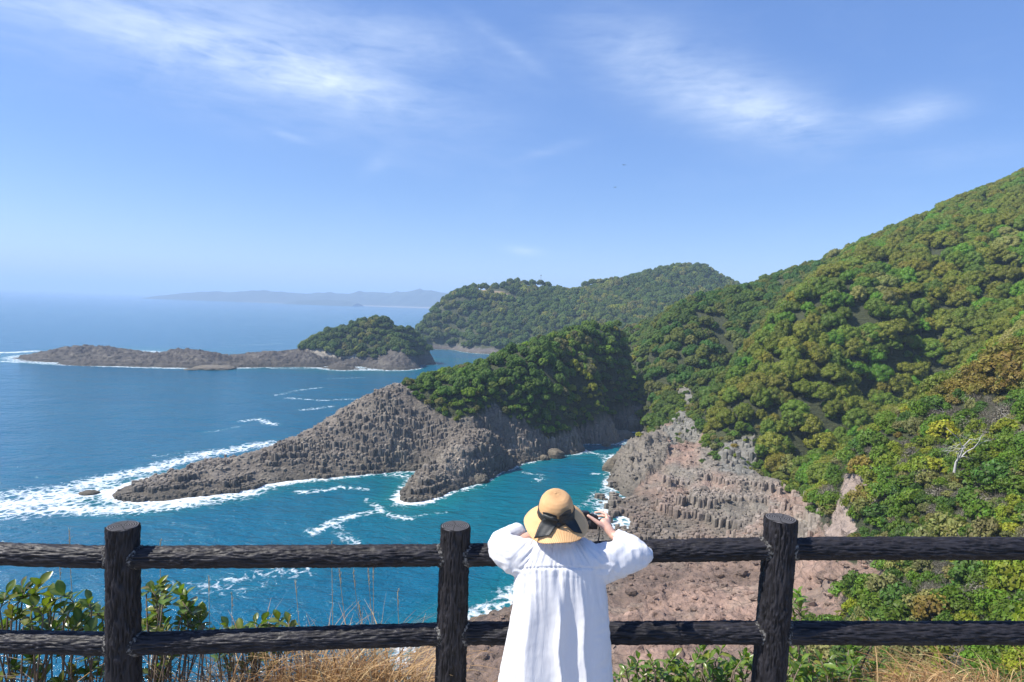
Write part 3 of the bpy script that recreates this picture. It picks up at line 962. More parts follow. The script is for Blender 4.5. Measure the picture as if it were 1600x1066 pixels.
PAL = {
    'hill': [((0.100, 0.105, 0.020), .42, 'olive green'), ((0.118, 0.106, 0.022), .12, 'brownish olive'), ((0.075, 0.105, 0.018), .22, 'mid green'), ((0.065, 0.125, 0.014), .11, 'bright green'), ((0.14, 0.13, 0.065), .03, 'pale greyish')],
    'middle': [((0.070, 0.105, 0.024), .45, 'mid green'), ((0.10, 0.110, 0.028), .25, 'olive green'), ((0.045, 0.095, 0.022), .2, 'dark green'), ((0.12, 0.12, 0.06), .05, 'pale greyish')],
    'prom': [((0.050, 0.082, 0.020), .42, 'dark green'), ((0.075, 0.105, 0.024), .26, 'mid green'), ((0.085, 0.130, 0.014), .10, 'bright green'), ((0.085, 0.08, 0.055), .14, 'greyish'), ((0.15, 0.14, 0.020), .08, 'yellow green')],
    'bush': [((0.118, 0.130, 0.020), .22, 'yellow green'), ((0.150, 0.145, 0.020), .07, 'golden yellow'), ((0.064, 0.100, 0.016), .42, 'fresh green'), ((0.13, 0.115, 0.075), .12, 'greyish brown'), ((0.13, 0.095, 0.04), .03, 'rusty brown'), ((0.042, 0.075, 0.02), .09, 'dark green')],
    'rust': [((0.120, 0.092, 0.030), .50, 'rusty olive'), ((0.135, 0.088, 0.034), .22, 'rusty brown'), ((0.100, 0.105, 0.022), .28, 'yellow olive')],
    'far': [((0.055, 0.082, 0.024), .5, 'dark green'), ((0.075, 0.098, 0.03), .3, 'mid green'), ((0.12, 0.11, 0.05), .12, 'pale'), ((0.14, 0.14, 0.03), .08, 'yellow green')],
}
for k in PAL:
    PAL[k] = [(np.array(c) * (1.36, 1.50, .70), w, n) for c, w, n in PAL[k]]
plants = []      # x, y, z, radius, height factor, rot, tint, tint name, variant, kind, region


def add_plants(x, y, z, rad, pal, kind, region, r, nvar, patch=0.03, hf=(0.85, 1.15)):
    pr = np.cumsum([w for _, w, _ in PAL[pal]])
    pn = np.clip(0.5 + 0.62 * fbm(np.stack([x * patch, y * patch, x * 0 + len(plants) * .01], -1), 2) + r.uniform(-.24, .24, len(x)), 0, .999)
    order = np.argsort(np.argsort(pn)) / max(1, len(pn))
    ci = np.searchsorted(pr, order * pr[-1] * .9999)
    for k in range(len(x)):
        t, _, nm = PAL[pal][ci[k]]
        t = t * {'middle': .86, 'hill': 1.12, 'bush': 1.08, 'prom': 1.22}.get(pal, 1.0) * r.uniform(.8, 1.25) * np.array([r.uniform(.9, 1.12), 1, r.uniform(.85, 1.15)])  # hillside crowns lightened, middle hill crowns darkened: sunlit and shaded slopes put into tint
        plants.append((x[k], y[k], z[k], rad[k], r.uniform(*hf) * (1.2 if kind == 'tree' else 1.0), r.uniform(0, 6.283), t, nm, int(r.integers(0, nvar)), kind, region))


# wood on the hillside, the middle hill and the promontory
x, y, r = scatter(-60, 440, 100, 480, 3.3, 11)
reg, rock, gz = t_lookup(REG, x, y), t_lookup(ROCK, x, y), t_lookup(GZ, x, y)
gr_ = np.hypot(t_lookup(GZ, x + 2, y) - t_lookup(GZ, x - 2, y), t_lookup(GZ, x, y + 2) - t_lookup(GZ, x, y - 2)) / 4
px, py = proj(x, y, gz + 3)
near_rock = np.zeros(len(x), bool)
for dx, dy in ((2.5, 0), (-2.5, 0), (0, 2.5), (0, -2.5)):
    near_rock |= t_lookup(ROCK, x + dx, y + dy)
ok = (reg == 2) & ~rock & (gz > 3) & (px > 880) & (px < 2000) & (r.uniform(size=len(x)) < .46 * np.sqrt(1 + np.minimum(gr_, 3) ** 2))
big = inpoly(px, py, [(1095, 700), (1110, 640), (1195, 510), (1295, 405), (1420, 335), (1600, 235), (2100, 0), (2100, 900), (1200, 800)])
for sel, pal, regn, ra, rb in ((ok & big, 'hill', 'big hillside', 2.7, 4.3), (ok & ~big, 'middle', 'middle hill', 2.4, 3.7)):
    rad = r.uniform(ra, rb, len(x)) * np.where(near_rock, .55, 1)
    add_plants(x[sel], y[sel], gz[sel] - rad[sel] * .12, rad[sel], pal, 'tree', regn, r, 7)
    j_ = np.where(sel)[0]
    j_ = j_[r.uniform(size=len(j_)) < .6]
    fx, fy = x[j_] + r.uniform(-2.4, 2.4, len(j_)), y[j_] + r.uniform(-2.4, 2.4, len(j_))
    fz = t_lookup(GZ, fx, fy)
    nr_ = ~t_lookup(ROCK, fx, fy)
    fx, fy, fz = fx[nr_], fy[nr_], fz[nr_]
    fr_ = r.uniform(1.0, 2.1, len(fx))
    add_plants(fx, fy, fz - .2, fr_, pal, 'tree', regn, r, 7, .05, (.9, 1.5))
x, y, r = scatter(-60, 140, 150, 470, 2.05, 12)
reg, rock, gz = t_lookup(REG, x, y), t_lookup(ROCK, x, y), t_lookup(GZ, x, y)
gr_ = np.hypot(t_lookup(GZ, x + 1.5, y) - t_lookup(GZ, x - 1.5, y), t_lookup(GZ, x, y + 1.5) - t_lookup(GZ, x, y - 1.5)) / 3
ok = (reg == 1) & ~rock & (gz > 3) & (r.uniform(size=len(x)) < .36 * np.sqrt(1 + np.minimum(gr_, 3) ** 2))
nr = np.zeros(len(x), bool)
for dx, dy in ((4, 0), (-4, 0), (0, 4), (0, -4)):
    nr |= t_lookup(ROCK, x + dx, y + dy)
rad = r.uniform(1.5, 2.7, len(x)) * np.where(nr, .6, 1)
add_plants(x[ok], y[ok], gz[ok] - rad[ok] * .15, rad[ok], 'prom', 'tree', 'promontory', r, 7)
# bushes near at hand on the right, and low scrub along the rock edges
x, y, r = scatter(15, 150, 36, 150, 1.3, 13)
reg, rock, gz = t_lookup(REG, x, y), t_lookup(ROCK, x, y), t_lookup(GZ, x, y)
px, py = proj(x, y, gz)
ok = ((reg == 3) | (reg == 5)) & ~rock & (gz > 4) & (px > 1180) & (px < 1900) & (np.hypot(x, y) > 40)
rad = r.uniform(0.65, 1.25, len(x)) + .9 * (r.uniform(size=len(x)) < .22)
crest = inpoly(px, py, [(1462, 625), (1500, 618), (1560, 622), (1600, 615), (1760, 600), (1760, 400), (1600, 500), (1500, 585)])
greyb = inpoly(px, py, [(1380, 655), (1450, 630), (1560, 622), (1640, 625), (1640, 700), (1560, 690), (1440, 668)])
c2 = ok & crest & (r.uniform(size=len(x)) < .42)
add_plants(x[c2], y[c2], gz[c2] - .3, rad[c2] + 1.0, 'rust', 'bush', 'near slope', r, 5, 0.07, (.9, 1.3))
n0 = len(plants)
ok &= ~crest
add_plants(x[ok], y[ok], gz[ok] - rad[ok] * .15, rad[ok], 'bush', 'bush', 'near slope', r, 7, 0.07, (.8, 1.5))
gb = greyb[ok] & (r.uniform(size=int(ok.sum())) < .55)
for k in np.where(gb)[0]:
    p = list(plants[n0 + k])
    p[8] = 5 + int(k) % 2
    plants[n0 + k] = tuple(p)
x, y, r = scatter(-40, 130, 100, 270, 2.1, 14)
reg, rock, gz = t_lookup(REG, x, y), t_lookup(ROCK, x, y), t_lookup(GZ, x, y)
nr = np.zeros(len(x), bool)
for a in range(8):
    nr |= t_lookup(ROCK, x + 4.5 * math.cos(a * .785), y + 4.5 * math.sin(a * .785))
ok = nr & ~rock & (gz > 4) & (reg != 3)
rad = r.uniform(0.8, 1.5, len(x))
add_plants(x[ok], y[ok], gz[ok] - rad[ok] * .2, rad[ok], 'bush', 'bush', 'rock edge', r, 5, 0.09)
ok = rock & (r.uniform(size=len(x)) < np.where(reg == 2, .42, np.where(reg == 3, .4, .05))) & (gz > 7) & (reg != 1)
add_plants(x[ok], y[ok], gz[ok] - rad[ok] * .3, rad[ok] * .75, 'bush', 'bush', 'rock edge', r, 5, 0.09)
# island and headland
x, y, r = scatter(-180, -40, 462, 540, 4.2, 15)
gz = T3(x, y)
ok = (x > P(480, 543, 482).x) & (gz > 6)
rad = r.uniform(2.2, 3.6, len(x))
add_plants(x[ok], y[ok], gz[ok] - .5, rad[ok], 'far', 'tree', 'island', r, 7)
x, y, r = scatter(-140, 420, 560, 900, 7.0, 16)
gz = T2(x, y)
px, py = proj(x, y, gz)
clr = inpoly(px, py, [(742, 452), (762, 452), (800, 459), (802, 466), (780, 464), (745, 458)]) & (y > 660) & (y < 760)
ok = (gz > 5) & ~clr
rad = r.uniform(3.6, 6.0, len(x))
add_plants(x[ok], y[ok], gz[ok] - .8, rad[ok], 'far', 'tree', 'headland', r, 7)
# the stand of taller trees on the headland's top
q = [P(a, b, Y) for a, b, Y in ((765, 447, 735), (775, 444, 738), (786, 441, 740), (797, 439, 742), (808, 438, 744), (820, 438, 746), (832, 438, 748), (845, 438, 750), (856, 441, 752), (866, 447, 754), (915, 440, 775), (926, 437, 777), (937, 436, 778), (950, 437, 780))]
add_plants(np.array([v.x for v in q]), np.array([v.y for v in q]), np.array([v.z - 7 for v in q]), r.uniform(5, 6.5, len(q)), 'far', 'tree', 'headland', r, 7)

pa = np.array([(p[0], p[1], p[2], p[3]) for p in plants])
ppx, ppy = proj(pa[:, 0], pa[:, 1], pa[:, 2] + pa[:, 3] * .7)
appar = pa[:, 3] / pa[:, 1] * F
dist = np.hypot(pa[:, 0], pa[:, 1])
top = (pa[:, 2] + pa[:, 3] * 1.1 - H) / dist
ii = np.clip(np.round(np.log((dist - pa[:, 3] * 1.2) / RR[0]) / math.log(RR[1] / RR[0])).astype(int), 0, len(RR) - 1)
jj = np.clip(np.round((np.arctan2(pa[:, 0], pa[:, 1]) - TH[0]) / (TH[1] - TH[0])).astype(int), 0, len(TH) - 1)
vis = top > SLOPE[ii, jj] + 0.002
infr = (ppx > -20) & (ppx < 1620) & (ppy < 1080)
kinds = np.array([p[9] for p in plants])
regs = np.array([p[10] for p in plants])
solo = np.zeros(len(plants), bool)
for kd, lim in (('tree', 300), ('bush', 300)):
    c = np.where((kinds == kd) & vis & infr)[0]
    # leave out those mostly behind a nearer crown
    free = []
    for k in c:
        h = np.hypot(ppx[c] - ppx[k], (ppy[c] - ppy[k]) * 1.0)
        if not ((h < appar[c] * .55) & (dist[c] < dist[k] - 1)).any():
            free.append(k)
    c = np.array(free)
    solo[c[np.argsort(-appar[c])][:lim]] = True
print('plants', len(plants), 'visible', int((vis & infr).sum()), 'solo', int(solo.sum()))


def plant_label(nm, kind, region, px, py, x):
    if kind == 'bush':
        if 'grey' in nm or 'rusty' in nm:
            look = {'greyish brown': 'greyish brown twiggy bush', 'rusty brown': 'rusty brown bush'}.get(nm, nm + ' spreading bush')
        else:
            look = nm + ' leafy bush'
        if region == 'rock edge':
            where = 'at the edge of the shore rocks'
        else:
            where = 'on the near right slope, ' + ('just above the top rail' if py < 840 and py > 720 else 'seen between the two rails' if py >= 840 else 'on its upper crest')
        return look + ' ' + where
    w = {'big hillside': 'on the big right hillside, ' + ('near its skyline' if py < 420 else 'on its middle face' if py < 560 else 'in its shaded foot'),
         'middle hill': 'on the middle hill behind the cove', 'promontory': 'in the wood on the promontory, ' + ('left end above bare rock' if px < 760 else 'towards the cove head'),
         'island': 'on the small island hill', 'headland': 'on the far headland'}[region]
    return f'{nm} round-crowned evergreen tree {w}'


for k in np.where(solo)[0]:
    X, Y, Z, R_, hf, rot, t, nm, var, kd, rg = plants[k]
    tree = kd == 'tree'
    tw = (not tree) and var >= 5
    if tw:
        nm, t = 'greyish brown', np.array((0.17, 0.15, 0.115)) * (0.8 + .4 * random.random())
    root = empty('evergreen_tree' if tree else 'coastal_bush', (X, Y, Z - (.25 if not tree else 1.2)), rot)
    root.scale = (R_ * (1 + .16 * math.sin(k * 12.9)), R_ * (1 + .16 * math.sin(k * 7.7 + 1)), R_ * hf)
    tag(root, plant_label(nm, kd, rg, ppx[k], ppy[k], X), 'tree' if tree else 'bush', (nm + ' trees on the ' if tree else nm + ' bushes on the ') + rg)
    c = ob('crown' if tree else 'foliage', (TREE_CR if tree else BUSH_CR)[var], None, root)
    c.location.z = (1.2 if tree else .25) / R_
    c['tint'] = [float(v) for v in t]
    b = ob('trunk' if tree else 'stem', (TRUNKS if tree else STEMS)[var % (3 if tree else 2)], None, root)
    b.location.z = .5 if tree else .15


def forest(name, label, idx, meshes, proto_tag):
    """the countless rest of a wood: one object whose points carry copies of the same crowns"""
    if not len(idx):
        return
    me = bpy.data.meshes.new(name)
    me.vertices.add(len(idx))
    me.vertices.foreach_set('co', np.array([plants[k][:3] for k in idx], np.float32).ravel())
    for nm, typ, key, vals in (('scl', 'FLOAT_VECTOR', 'vector', [(plants[k][3] * (1 + .16 * math.sin(k * 12.9)), plants[k][3] * (1 + .16 * math.sin(k * 7.7 + 1)), plants[k][3] * plants[k][4]) for k in idx]), ('rot', 'FLOAT_VECTOR', 'vector', [(0, 0, plants[k][5]) for k in idx]),
                               ('tint', 'FLOAT_COLOR', 'color', [(*((0.17, 0.15, 0.115) if plants[k][9] == 'bush' and plants[k][8] >= 5 else plants[k][6]), 1) for k in idx])):
        a = me.attributes.new(nm, typ, 'POINT')
        a.data.foreach_set(key, np.array(vals, np.float32).ravel())
    a = me.attributes.new('var', 'INT', 'POINT')
    a.data.foreach_set('value', np.array([plants[k][8] for k in idx], np.int32))
    o = tag(ob(name, me), label, None, None, 'stuff')
    g = bpy.data.node_groups.new(name, 'GeometryNodeTree')
    g.interface.new_socket('Geometry', in_out='INPUT', socket_type='NodeSocketGeometry')
    g.interface.new_socket('Geometry', in_out='OUTPUT', socket_type='NodeSocketGeometry')
    gi, go = g.nodes.new('NodeGroupInput'), g.nodes.new('NodeGroupOutput')
    jn = g.nodes.new('GeometryNodeJoinGeometry')

    def na(nm, dt):
        n = g.nodes.new('GeometryNodeInputNamedAttribute')
        n.data_type = dt
        n.inputs['Name'].default_value = nm
        return n.outputs['Attribute']
    sc_, ro_, va_ = na('scl', 'FLOAT_VECTOR'), na('rot', 'FLOAT_VECTOR'), na('var', 'INT')
    for v, m_ in enumerate(meshes):
        src = PROTO[m_.name]
        oi = g.nodes.new('GeometryNodeObjectInfo')
        oi.inputs['Object'].default_value = src
        oi.inputs['As Instance'].default_value = True
        cmpn = g.nodes.new('FunctionNodeCompare')
        cmpn.data_type = 'INT'
        cmpn.operation = 'EQUAL'
        ins = [i for i in cmpn.inputs if i.type == 'INT']
        g.links.new(va_, ins[0])
        ins[1].default_value = v
        ip = g.nodes.new('GeometryNodeInstanceOnPoints')
        g.links.new(gi.outputs[0], ip.inputs['Points'])
        g.links.new(cmpn.outputs[0], ip.inputs['Selection'])
        g.links.new(oi.outputs['Geometry'], ip.inputs['Instance'])
        g.links.new(sc_, ip.inputs['Scale'])
        er = g.nodes.new('FunctionNodeEulerToRotation')
        g.links.new(ro_, er.inputs[0])
        g.links.new(er.outputs[0], ip.inputs['Rotation'])
        g.links.new(ip.outputs[0], jn.inputs[0])
    g.links.new(jn.outputs[0], go.inputs[0])
    md = o.modifiers.new('copies', 'NODES')
    md.node_group = g
    return o


PROTO = {}
for o in S.objects:
    if o.type == 'MESH' and o.data.name not in PROTO:
        PROTO[o.data.name] = o
rest = ~solo & (vis | (dist < 480))
for rg, kd, nm, lb in (('big hillside', 'tree', 'hillside_forest', 'dense olive green evergreen canopy covering the big right hillside'), ('middle hill', 'tree', 'middle_hill_forest', 'evergreen canopy covering the middle hill behind the cove'),
                       ('promontory', 'tree', 'promontory_wood', 'dark green wood covering the top of the promontory'), ('near slope', 'bush', 'scrub', 'mixed green and yellow scrub between the bushes of the near slope'),
                       ('rock edge', 'bush', 'rock_edge_scrub', 'low scrub growing along the edges of the shore rocks'), ('island', 'tree', 'island_wood', 'dark evergreen wood on the small island'), ('headland', 'tree', 'headland_forest', 'bluish evergreen forest over the far headland')):
    idx = np.where((regs == rg) & (kinds == kd) & ((rest & (vis | True)) if rg not in ('headland', 'island') else ~solo))[0]
    forest(nm, lb, idx, TREE_CR if kd == 'tree' else BUSH_CR, kd)

# ------------------------------------------------------------------ rock columns standing out of the rock
M_col, nt = mat('rock_column')
p_ = pos(nt)
tint = attr(nt, 'tint').outputs['Color']
ct = attr(nt, 'tint', 'INSTANCER')
tint = mixc(nt, attr(nt, 'solo', 'OBJECT').outputs['Fac'], tint, ct.outputs['Color'])
n_f = noise_n(nt, p_, 1.3, 6, 0.65, 0.3)
n_c = noise_n(nt, p_, 0.14, 3, 0.55, 0.5)
rc = mixc(nt, 1.0, tint, ramp(nt, n_f, [(0.3, 0.65), (0.7, 1.25)]), 'MULTIPLY')
rc = mixc(nt, ramp(nt, n_c, [(0.5, 0.0), (0.72, 0.45)]), rc, (0.27, 0.24, 0.18))
sep = N(nt, 'ShaderNodeSeparateXYZ')
L(nt, p_, sep.inputs[0])
wet = ramp(nt, math_n(nt, 'MULTIPLY', math_n(nt, 'ADD', sep.outputs[2], math_n(nt, 'MULTIPLY', math_n(nt, 'SUBTRACT', n_c, 0.5), 5.0)), 0.1), [(0.05, 1.0), (0.18, 0.5), (0.55, 0.0)])
rc = mixc(nt, math_n(nt, 'MULTIPLY', wet, 0.6), rc, (0.055, 0.048, 0.030))
principled(nt, Base_Color=rc, Roughness=0.85, Normal=bump(nt, n_f, 0.25, 0.8))


def hex_unit(seed):
    """one column, unit radius and unit length, top at z = 0"""
    r = np.random.default_rng(seed)
    n = 6 if seed % 3 else 5
    a = np.linspace(0, 2 * np.pi, n, endpoint=False) + r.uniform(-.22, .22, n)
    rad = r.uniform(.86, 1.12, n)
    x, y = np.cos(a) * rad, np.sin(a) * rad
    zt = r.uniform(-.03, .0, n) + (x * r.uniform(-.05, .05) + y * r.uniform(-.05, .05))
    V = np.concatenate([np.stack([x * .9, y * .9, zt], 1), np.stack([x, y, zt - .06], 1), np.stack([x * 1.02, y * 1.02, np.full(n, -1.0)], 1), [[0, 0, .01]]])
    i = np.arange(n)
    j = (i + 1) % n
    q = np.concatenate([np.stack([n + i, n + j, j, i], 1), np.stack([2 * n + i, 2 * n + j, n + j, n + i], 1)])
    t = np.stack([i, j, np.full(n, 3 * n)], 1)
    return V, q, t


UNITS = [hex_unit(k) for k in range(6)]
UNIT_ME = []
for k, (v, q, t) in enumerate(UNITS):
    me = mesh_np('rock_column', v, [q, t], False, None, {'tint': np.full((len(v), 3), .2)})
    me.materials.append(M_col)
    UNIT_ME.append(me)


def columns(x0, x1, y0, y1, cell, poly, ymin, ymax, region, step, jit, length, lean, seed, nsolo, parent, stuff_label, prob=1.0, lift=0.0):
    x, y, r = scatter(x0, x1, y0, y1, cell, seed)
    gz = t_lookup(GZ, x, y)
    px, py = proj(x, y, gz)
    ok = t_lookup(ROCK, x, y) & (gz > -0.5) & (t_lookup(REG, x, y) == region) & (y > ymin) & (y < ymax)
    ok &= inpoly(px + r.normal(0, 7, len(x)), py + r.normal(0, 5, len(x)), poly) & (r.uniform(size=len(x)) < prob)
    x, y, gz, px, py = x[ok], y[ok], gz[ok], px[ok], py[ok]
    low_ = sstep(8.5, 3.5, gz + 4 * perlin(np.stack([x * .09, y * .09, x * 0 + 5], -1)))
    if step is None:          # fine-grained above, tall broken columns towards the water
        step = .28 + 1.35 * low_
        jit = .045 + .19 * low_
    big = fbm(np.stack([x, y, gz * 0], -1) * 0.10 + seed, 2) * step * 1.2
    zt = np.floor((gz + big) / step) * step + step * .55 + r.uniform(-1, 1, len(x)) * jit + lift
    zt = np.where(r.uniform(size=len(x)) < .12, zt - step * .5, zt)
    zt = np.clip(zt, gz - .25, gz + step * .9 + .5)
    tn = t_lookup(TINT, x, y)
    if region == 4:
        tn = tn * .5 + np.array((.24, .20, .165)) * .5
    tn = tn * r.uniform(.72, 1.25, (len(x), 1))
    rot = r.uniform(0, 6.28, len(x))
    var = r.integers(0, 6, len(x))
    rad = cell * .60 * r.uniform(.8, 1.4, len(x))
    ln = length * r.uniform(.8, 1.2, len(x)) * np.clip(.4 + gz / 6, .4, 1)
    lx, ly = r.normal(lean[0], .035, len(x)), r.normal(lean[1], .035, len(x))
    app = rad / y * ((zt - gz) + .2)
    seen = (zt - H) / np.hypot(x, y) > t_lookup(SLOPE, x * .985, y * .985) - .002
    app = np.where(seen & (px > -5) & (px < 1605) & (py < 1070), app, -1)
    so = np.zeros(len(x), bool)
    so[np.argsort(-app)[:nsolo]] = True
    VV_, QQ, TT_, CC, n = [], [], [], [], 0
    for k in range(len(x)):
        c, s = math.cos(rot[k]), math.sin(rot[k])
        M = np.array([[rad[k] * c, -rad[k] * s, lx[k] * ln[k]], [rad[k] * s, rad[k] * c, ly[k] * ln[k]], [0, 0, ln[k]]])
        if so[k]:
            o = bpy.data.objects.new('rock_column', UNIT_ME[var[k]])
            m4 = Matrix([list(M[0]) + [x[k]], list(M[1]) + [y[k]], list(M[2]) + [zt[k]], [0, 0, 0, 1]])
            COL.objects.link(o)
            o.parent = parent
            o.matrix_local = m4
            o['tint'] = [float(v) for v in tn[k]]
            o['solo'] = 1.0
        else:
            v, q, t = UNITS[var[k]]
            VV_.append(v @ M.T + np.array([x[k], y[k], zt[k]]))
            QQ.append(q + n)
            TT_.append(t + n)
            CC.append(np.broadcast_to(tn[k], (len(v), 3)))
            n += len(v)
    if n:
        me = mesh_np('rock_columns', np.concatenate(VV_), [np.concatenate(QQ), np.concatenate(TT_)], False, None, {'tint': np.concatenate(CC)})
        o = ob('rock_columns', me, M_col, parent)
        tag(o, None, None, None, 'stuff')
    print('columns', len(x), int(so.sum()))


columns(-110, 60, 140, 290, .74, [(170, 790), (230, 742), (310, 714), (400, 692), (480, 658), (560, 612), (592, 600), (628, 600), (640, 630), (690, 655), (770, 652), (812, 655), (862, 684), (925, 662), (1002, 632), (1000, 668), (905, 696), (830, 728), (760, 762), (630, 792), (600, 742), (300, 782)], 130, 300, 1, None, .10, 4.0, (-.05, .1), 21, 300, TERR[1], '')
columns(10, 85, 98, 170, 0.80, COL_S, 85, 200, 4, 2.2, .25, 4.0, (.10, .22), 22, 240, TERR[4], '')
columns(30, 75, 150, 245, 0.95, ROCK_W, 150, 245, 2, 1.6, .35, 5.0, (.05, .18), 23, 120, TERR[2], '', .6, .05)
columns(30, 80, 140, 215, 0.9, ROCK_W2, 140, 215, 2, 1.6, .35, 4.0, (.05, .18), 25, 80, TERR[2], '', .55, .05)
columns(-5, 30, 150, 200, 1.2, [(925, 795), (950, 690), (985, 645), (1045, 680), (1040, 720), (990, 770), (950, 800)], 140, 200, 4, 1.8, .8, 3.0, (.08, .14), 24, 60, TERR[4], '', .8, .45)

# boulders awash in the cove
M_boul = M_rock


def boulder(px, py, w, h, label, seed, grp=None):
    x_, y_ = SEA(px, py)
    q = ICO2 * (1 + 0.28 * fbm(ICO2 * 1.3 + seed * 3.1, 3, .55)[:, None] + .10 * fbm(ICO2 * 4 + seed, 2, .5, True)[:, None])
    V = q * np.array([w / 2, w / 2.4, h]) + np.array([0, 0, h * .12])
    me = mesh_np('boulder', V, ICO2F, True, {'rock': np.ones(len(V))}, {'tint': np.tile((.24, .20, .14), (len(V), 1))})
    o = ob('boulder', me, M_boul)
    o.location = (x_, y_, 0)
    tag(o, label, 'rock', grp)


_b = bmesh.new()
bmesh.ops.create_icosphere(_b, subdivisions=4, radius=1)
ICO2 = np.array([v.co for v in _b.verts])
ICO2F = np.array([[v.index for v in f.verts] for f in _b.faces])
_b.free()
boulder(866, 714, 6.5, 2.4, 'tan boulder awash below the dark wood of the promontory', 1)
boulder(850, 718, 3.5, 1.2, 'low wet rock beside the tan boulder at the promontory foot', 2)
boulder(912, 690, 8, 2.0, 'brown rounded rock at the foot of the shaded promontory cliff', 3)
boulder(947, 697, 3.0, 1.3, 'small round brown rock alone in the inner cove water', 4)
boulder(985, 672, 8, 5.0, 'big blocky rock at the head of the cove', 5)
boulder(972, 683, 9, 2.2, 'low tan ledge rock beneath the big blocky rock', 6)
boulder(955, 735, 5, 3.2, 'rounded tan rock at the edge of the grey outcrop', 7)
boulder(335, 576, 26, 1.8, 'low dark skerry alone in the bay left of the island', 8)
boulder(300, 578, 9, 0.9, 'tiny wet rock beside the dark skerry in the bay', 9)
boulder(140, 771, 4.2, .55, 'flat wet rock in the surf off the promontory tip', 10)
boulder(745, 752, 6, 2.0, 'brown rock at the foot of the small rock spur', 11)


# loose stones on the shelving rock
_s = bmesh.new()
bmesh.ops.create_icosphere(_s, subdivisions=1, radius=1)
SV, SF = np.array([v.co for v in _s.verts]), np.array([[v.index for v in f.verts] for f in _s.faces])
_s.free()
r = np.random.default_rng(77)
xs_, ys_ = r.uniform(-12, 60, 5200), r.uniform(66, 190, 5200)
gz_ = t_lookup(GZ, xs_, ys_)
okk = t_lookup(ROCK, xs_, ys_) & (t_lookup(REG, xs_, ys_) == 4) & (gz_ > .3)
okk &= (fbm(np.stack([xs_, ys_, xs_ * 0], -1) * .07 + 4, 3) + r.normal(0, .25, len(xs_))) > .05
V_, F_, K_, n = [], [], [], 0
for x_, y_, z_ in zip(xs_[okk], ys_[okk], gz_[okk]):
    a = r.uniform(.12, .45) * (1 + 1.4 * (r.uniform() < .10))
    R3 = np.array(Matrix.Rotation(r.uniform(0, 6.28), 3, Vector(r.normal(size=3))))
    v = (SV * r.uniform(.7, 1.2, (len(SV), 1))) @ R3 * np.array([1.25, 1, .7]) * a + np.array([x_, y_, z_ + a * .25])
    V_.append(v)
    F_.append(SF + n)
    K_.append(np.tile(t_lookup(TINT, np.array([x_]), np.array([y_]))[0] * r.uniform(.6, 1.25), (len(v), 1)))
    n += len(v)
me = mesh_np('stones', np.concatenate(V_), np.concatenate(F_), False, {'rock': np.ones(n)}, {'tint': np.concatenate(K_)})
tag(ob('stones', me, M_rock), 'loose broken stones lying over the shelving shore rock', None, None, 'stuff')

# bleached dead trees
def dead_tree(base, height, seed, label, lean=(0.1, 0)):
    r = np.random.default_rng(seed)
    root = empty('dead_tree', base)
    tag(root, label, 'tree')

    def limb(p, d, ln, rad, lev, mb, kids):
        pts, rr = [p], [rad]
        for k in range(5):
            d = d + r.normal(size=3) * .22
            d /= np.linalg.norm(d)
            p = p + d * ln / 5
            pts.append(p)
            rr.append(rad * (1 - .16 * (k + 1)))
        mb.tube(pts, rr, 5)
        if lev < 4:
            for k in range(r.integers(2, 6)):
                a = r.integers(1, 6)
                dd = d + r.normal(size=3) * .8
                dd[2] = dd[2] * .5 + .15
                dd /= np.linalg.norm(dd)
                kids.append((pts[a], dd, ln * r.uniform(.4, .65), rr[a] * .62, lev + 1))
    mb, todo = MB(), []
    limb(np.array([0, 0, -.5]), np.array([lean[0], lean[1], 1.0]), height * .55, height * .017, 0, mb, todo)
    mb.build('trunk', M_dead, root)
    br = MB()
    while todo:
        a = todo.pop()
        limb(*a, br, todo)
    br.build('branch', M_dead, root)
    return root


def ground_at(px, py, Y0, Y1):
    """first point of the terrain along the sight line of a photo pixel"""
    for Y in np.linspace(Y0, Y1, 900):
        v = P(px, py, Y)
        if v.z <= t_lookup(GZ, np.array([v.x]), np.array([v.y]))[0]:
            return v
    return P(px, py, Y1)


v = ground_at(1494, 752, 50, 200)
dead_tree(v, 14.0, 41, 'bleached white dead tree standing among green bushes on the near right slope')
for n_, (a, b, hgt, lb) in enumerate(((1478, 655, 3.6, 'bleached grey bare shrub below the rusty crest of the near slope'), (1575, 668, 4.2, 'bare white branches tangled at the right edge below the crest'), (1545, 700, 3.4, 'small bleached dead shrub right of the white dead tree'),
                                       (1142, 612, 5.5, 'grey bare tree in the gully beside the big hillside'), (1365, 745, 2.8, 'small bleached stump of branches above the rocky patch'))):
    v = ground_at(a, b, 50, 260)
    dead_tree((v.x, v.y, v.z + .6), hgt, 50 + n_, lb, (random.uniform(-.5, .5), 0))

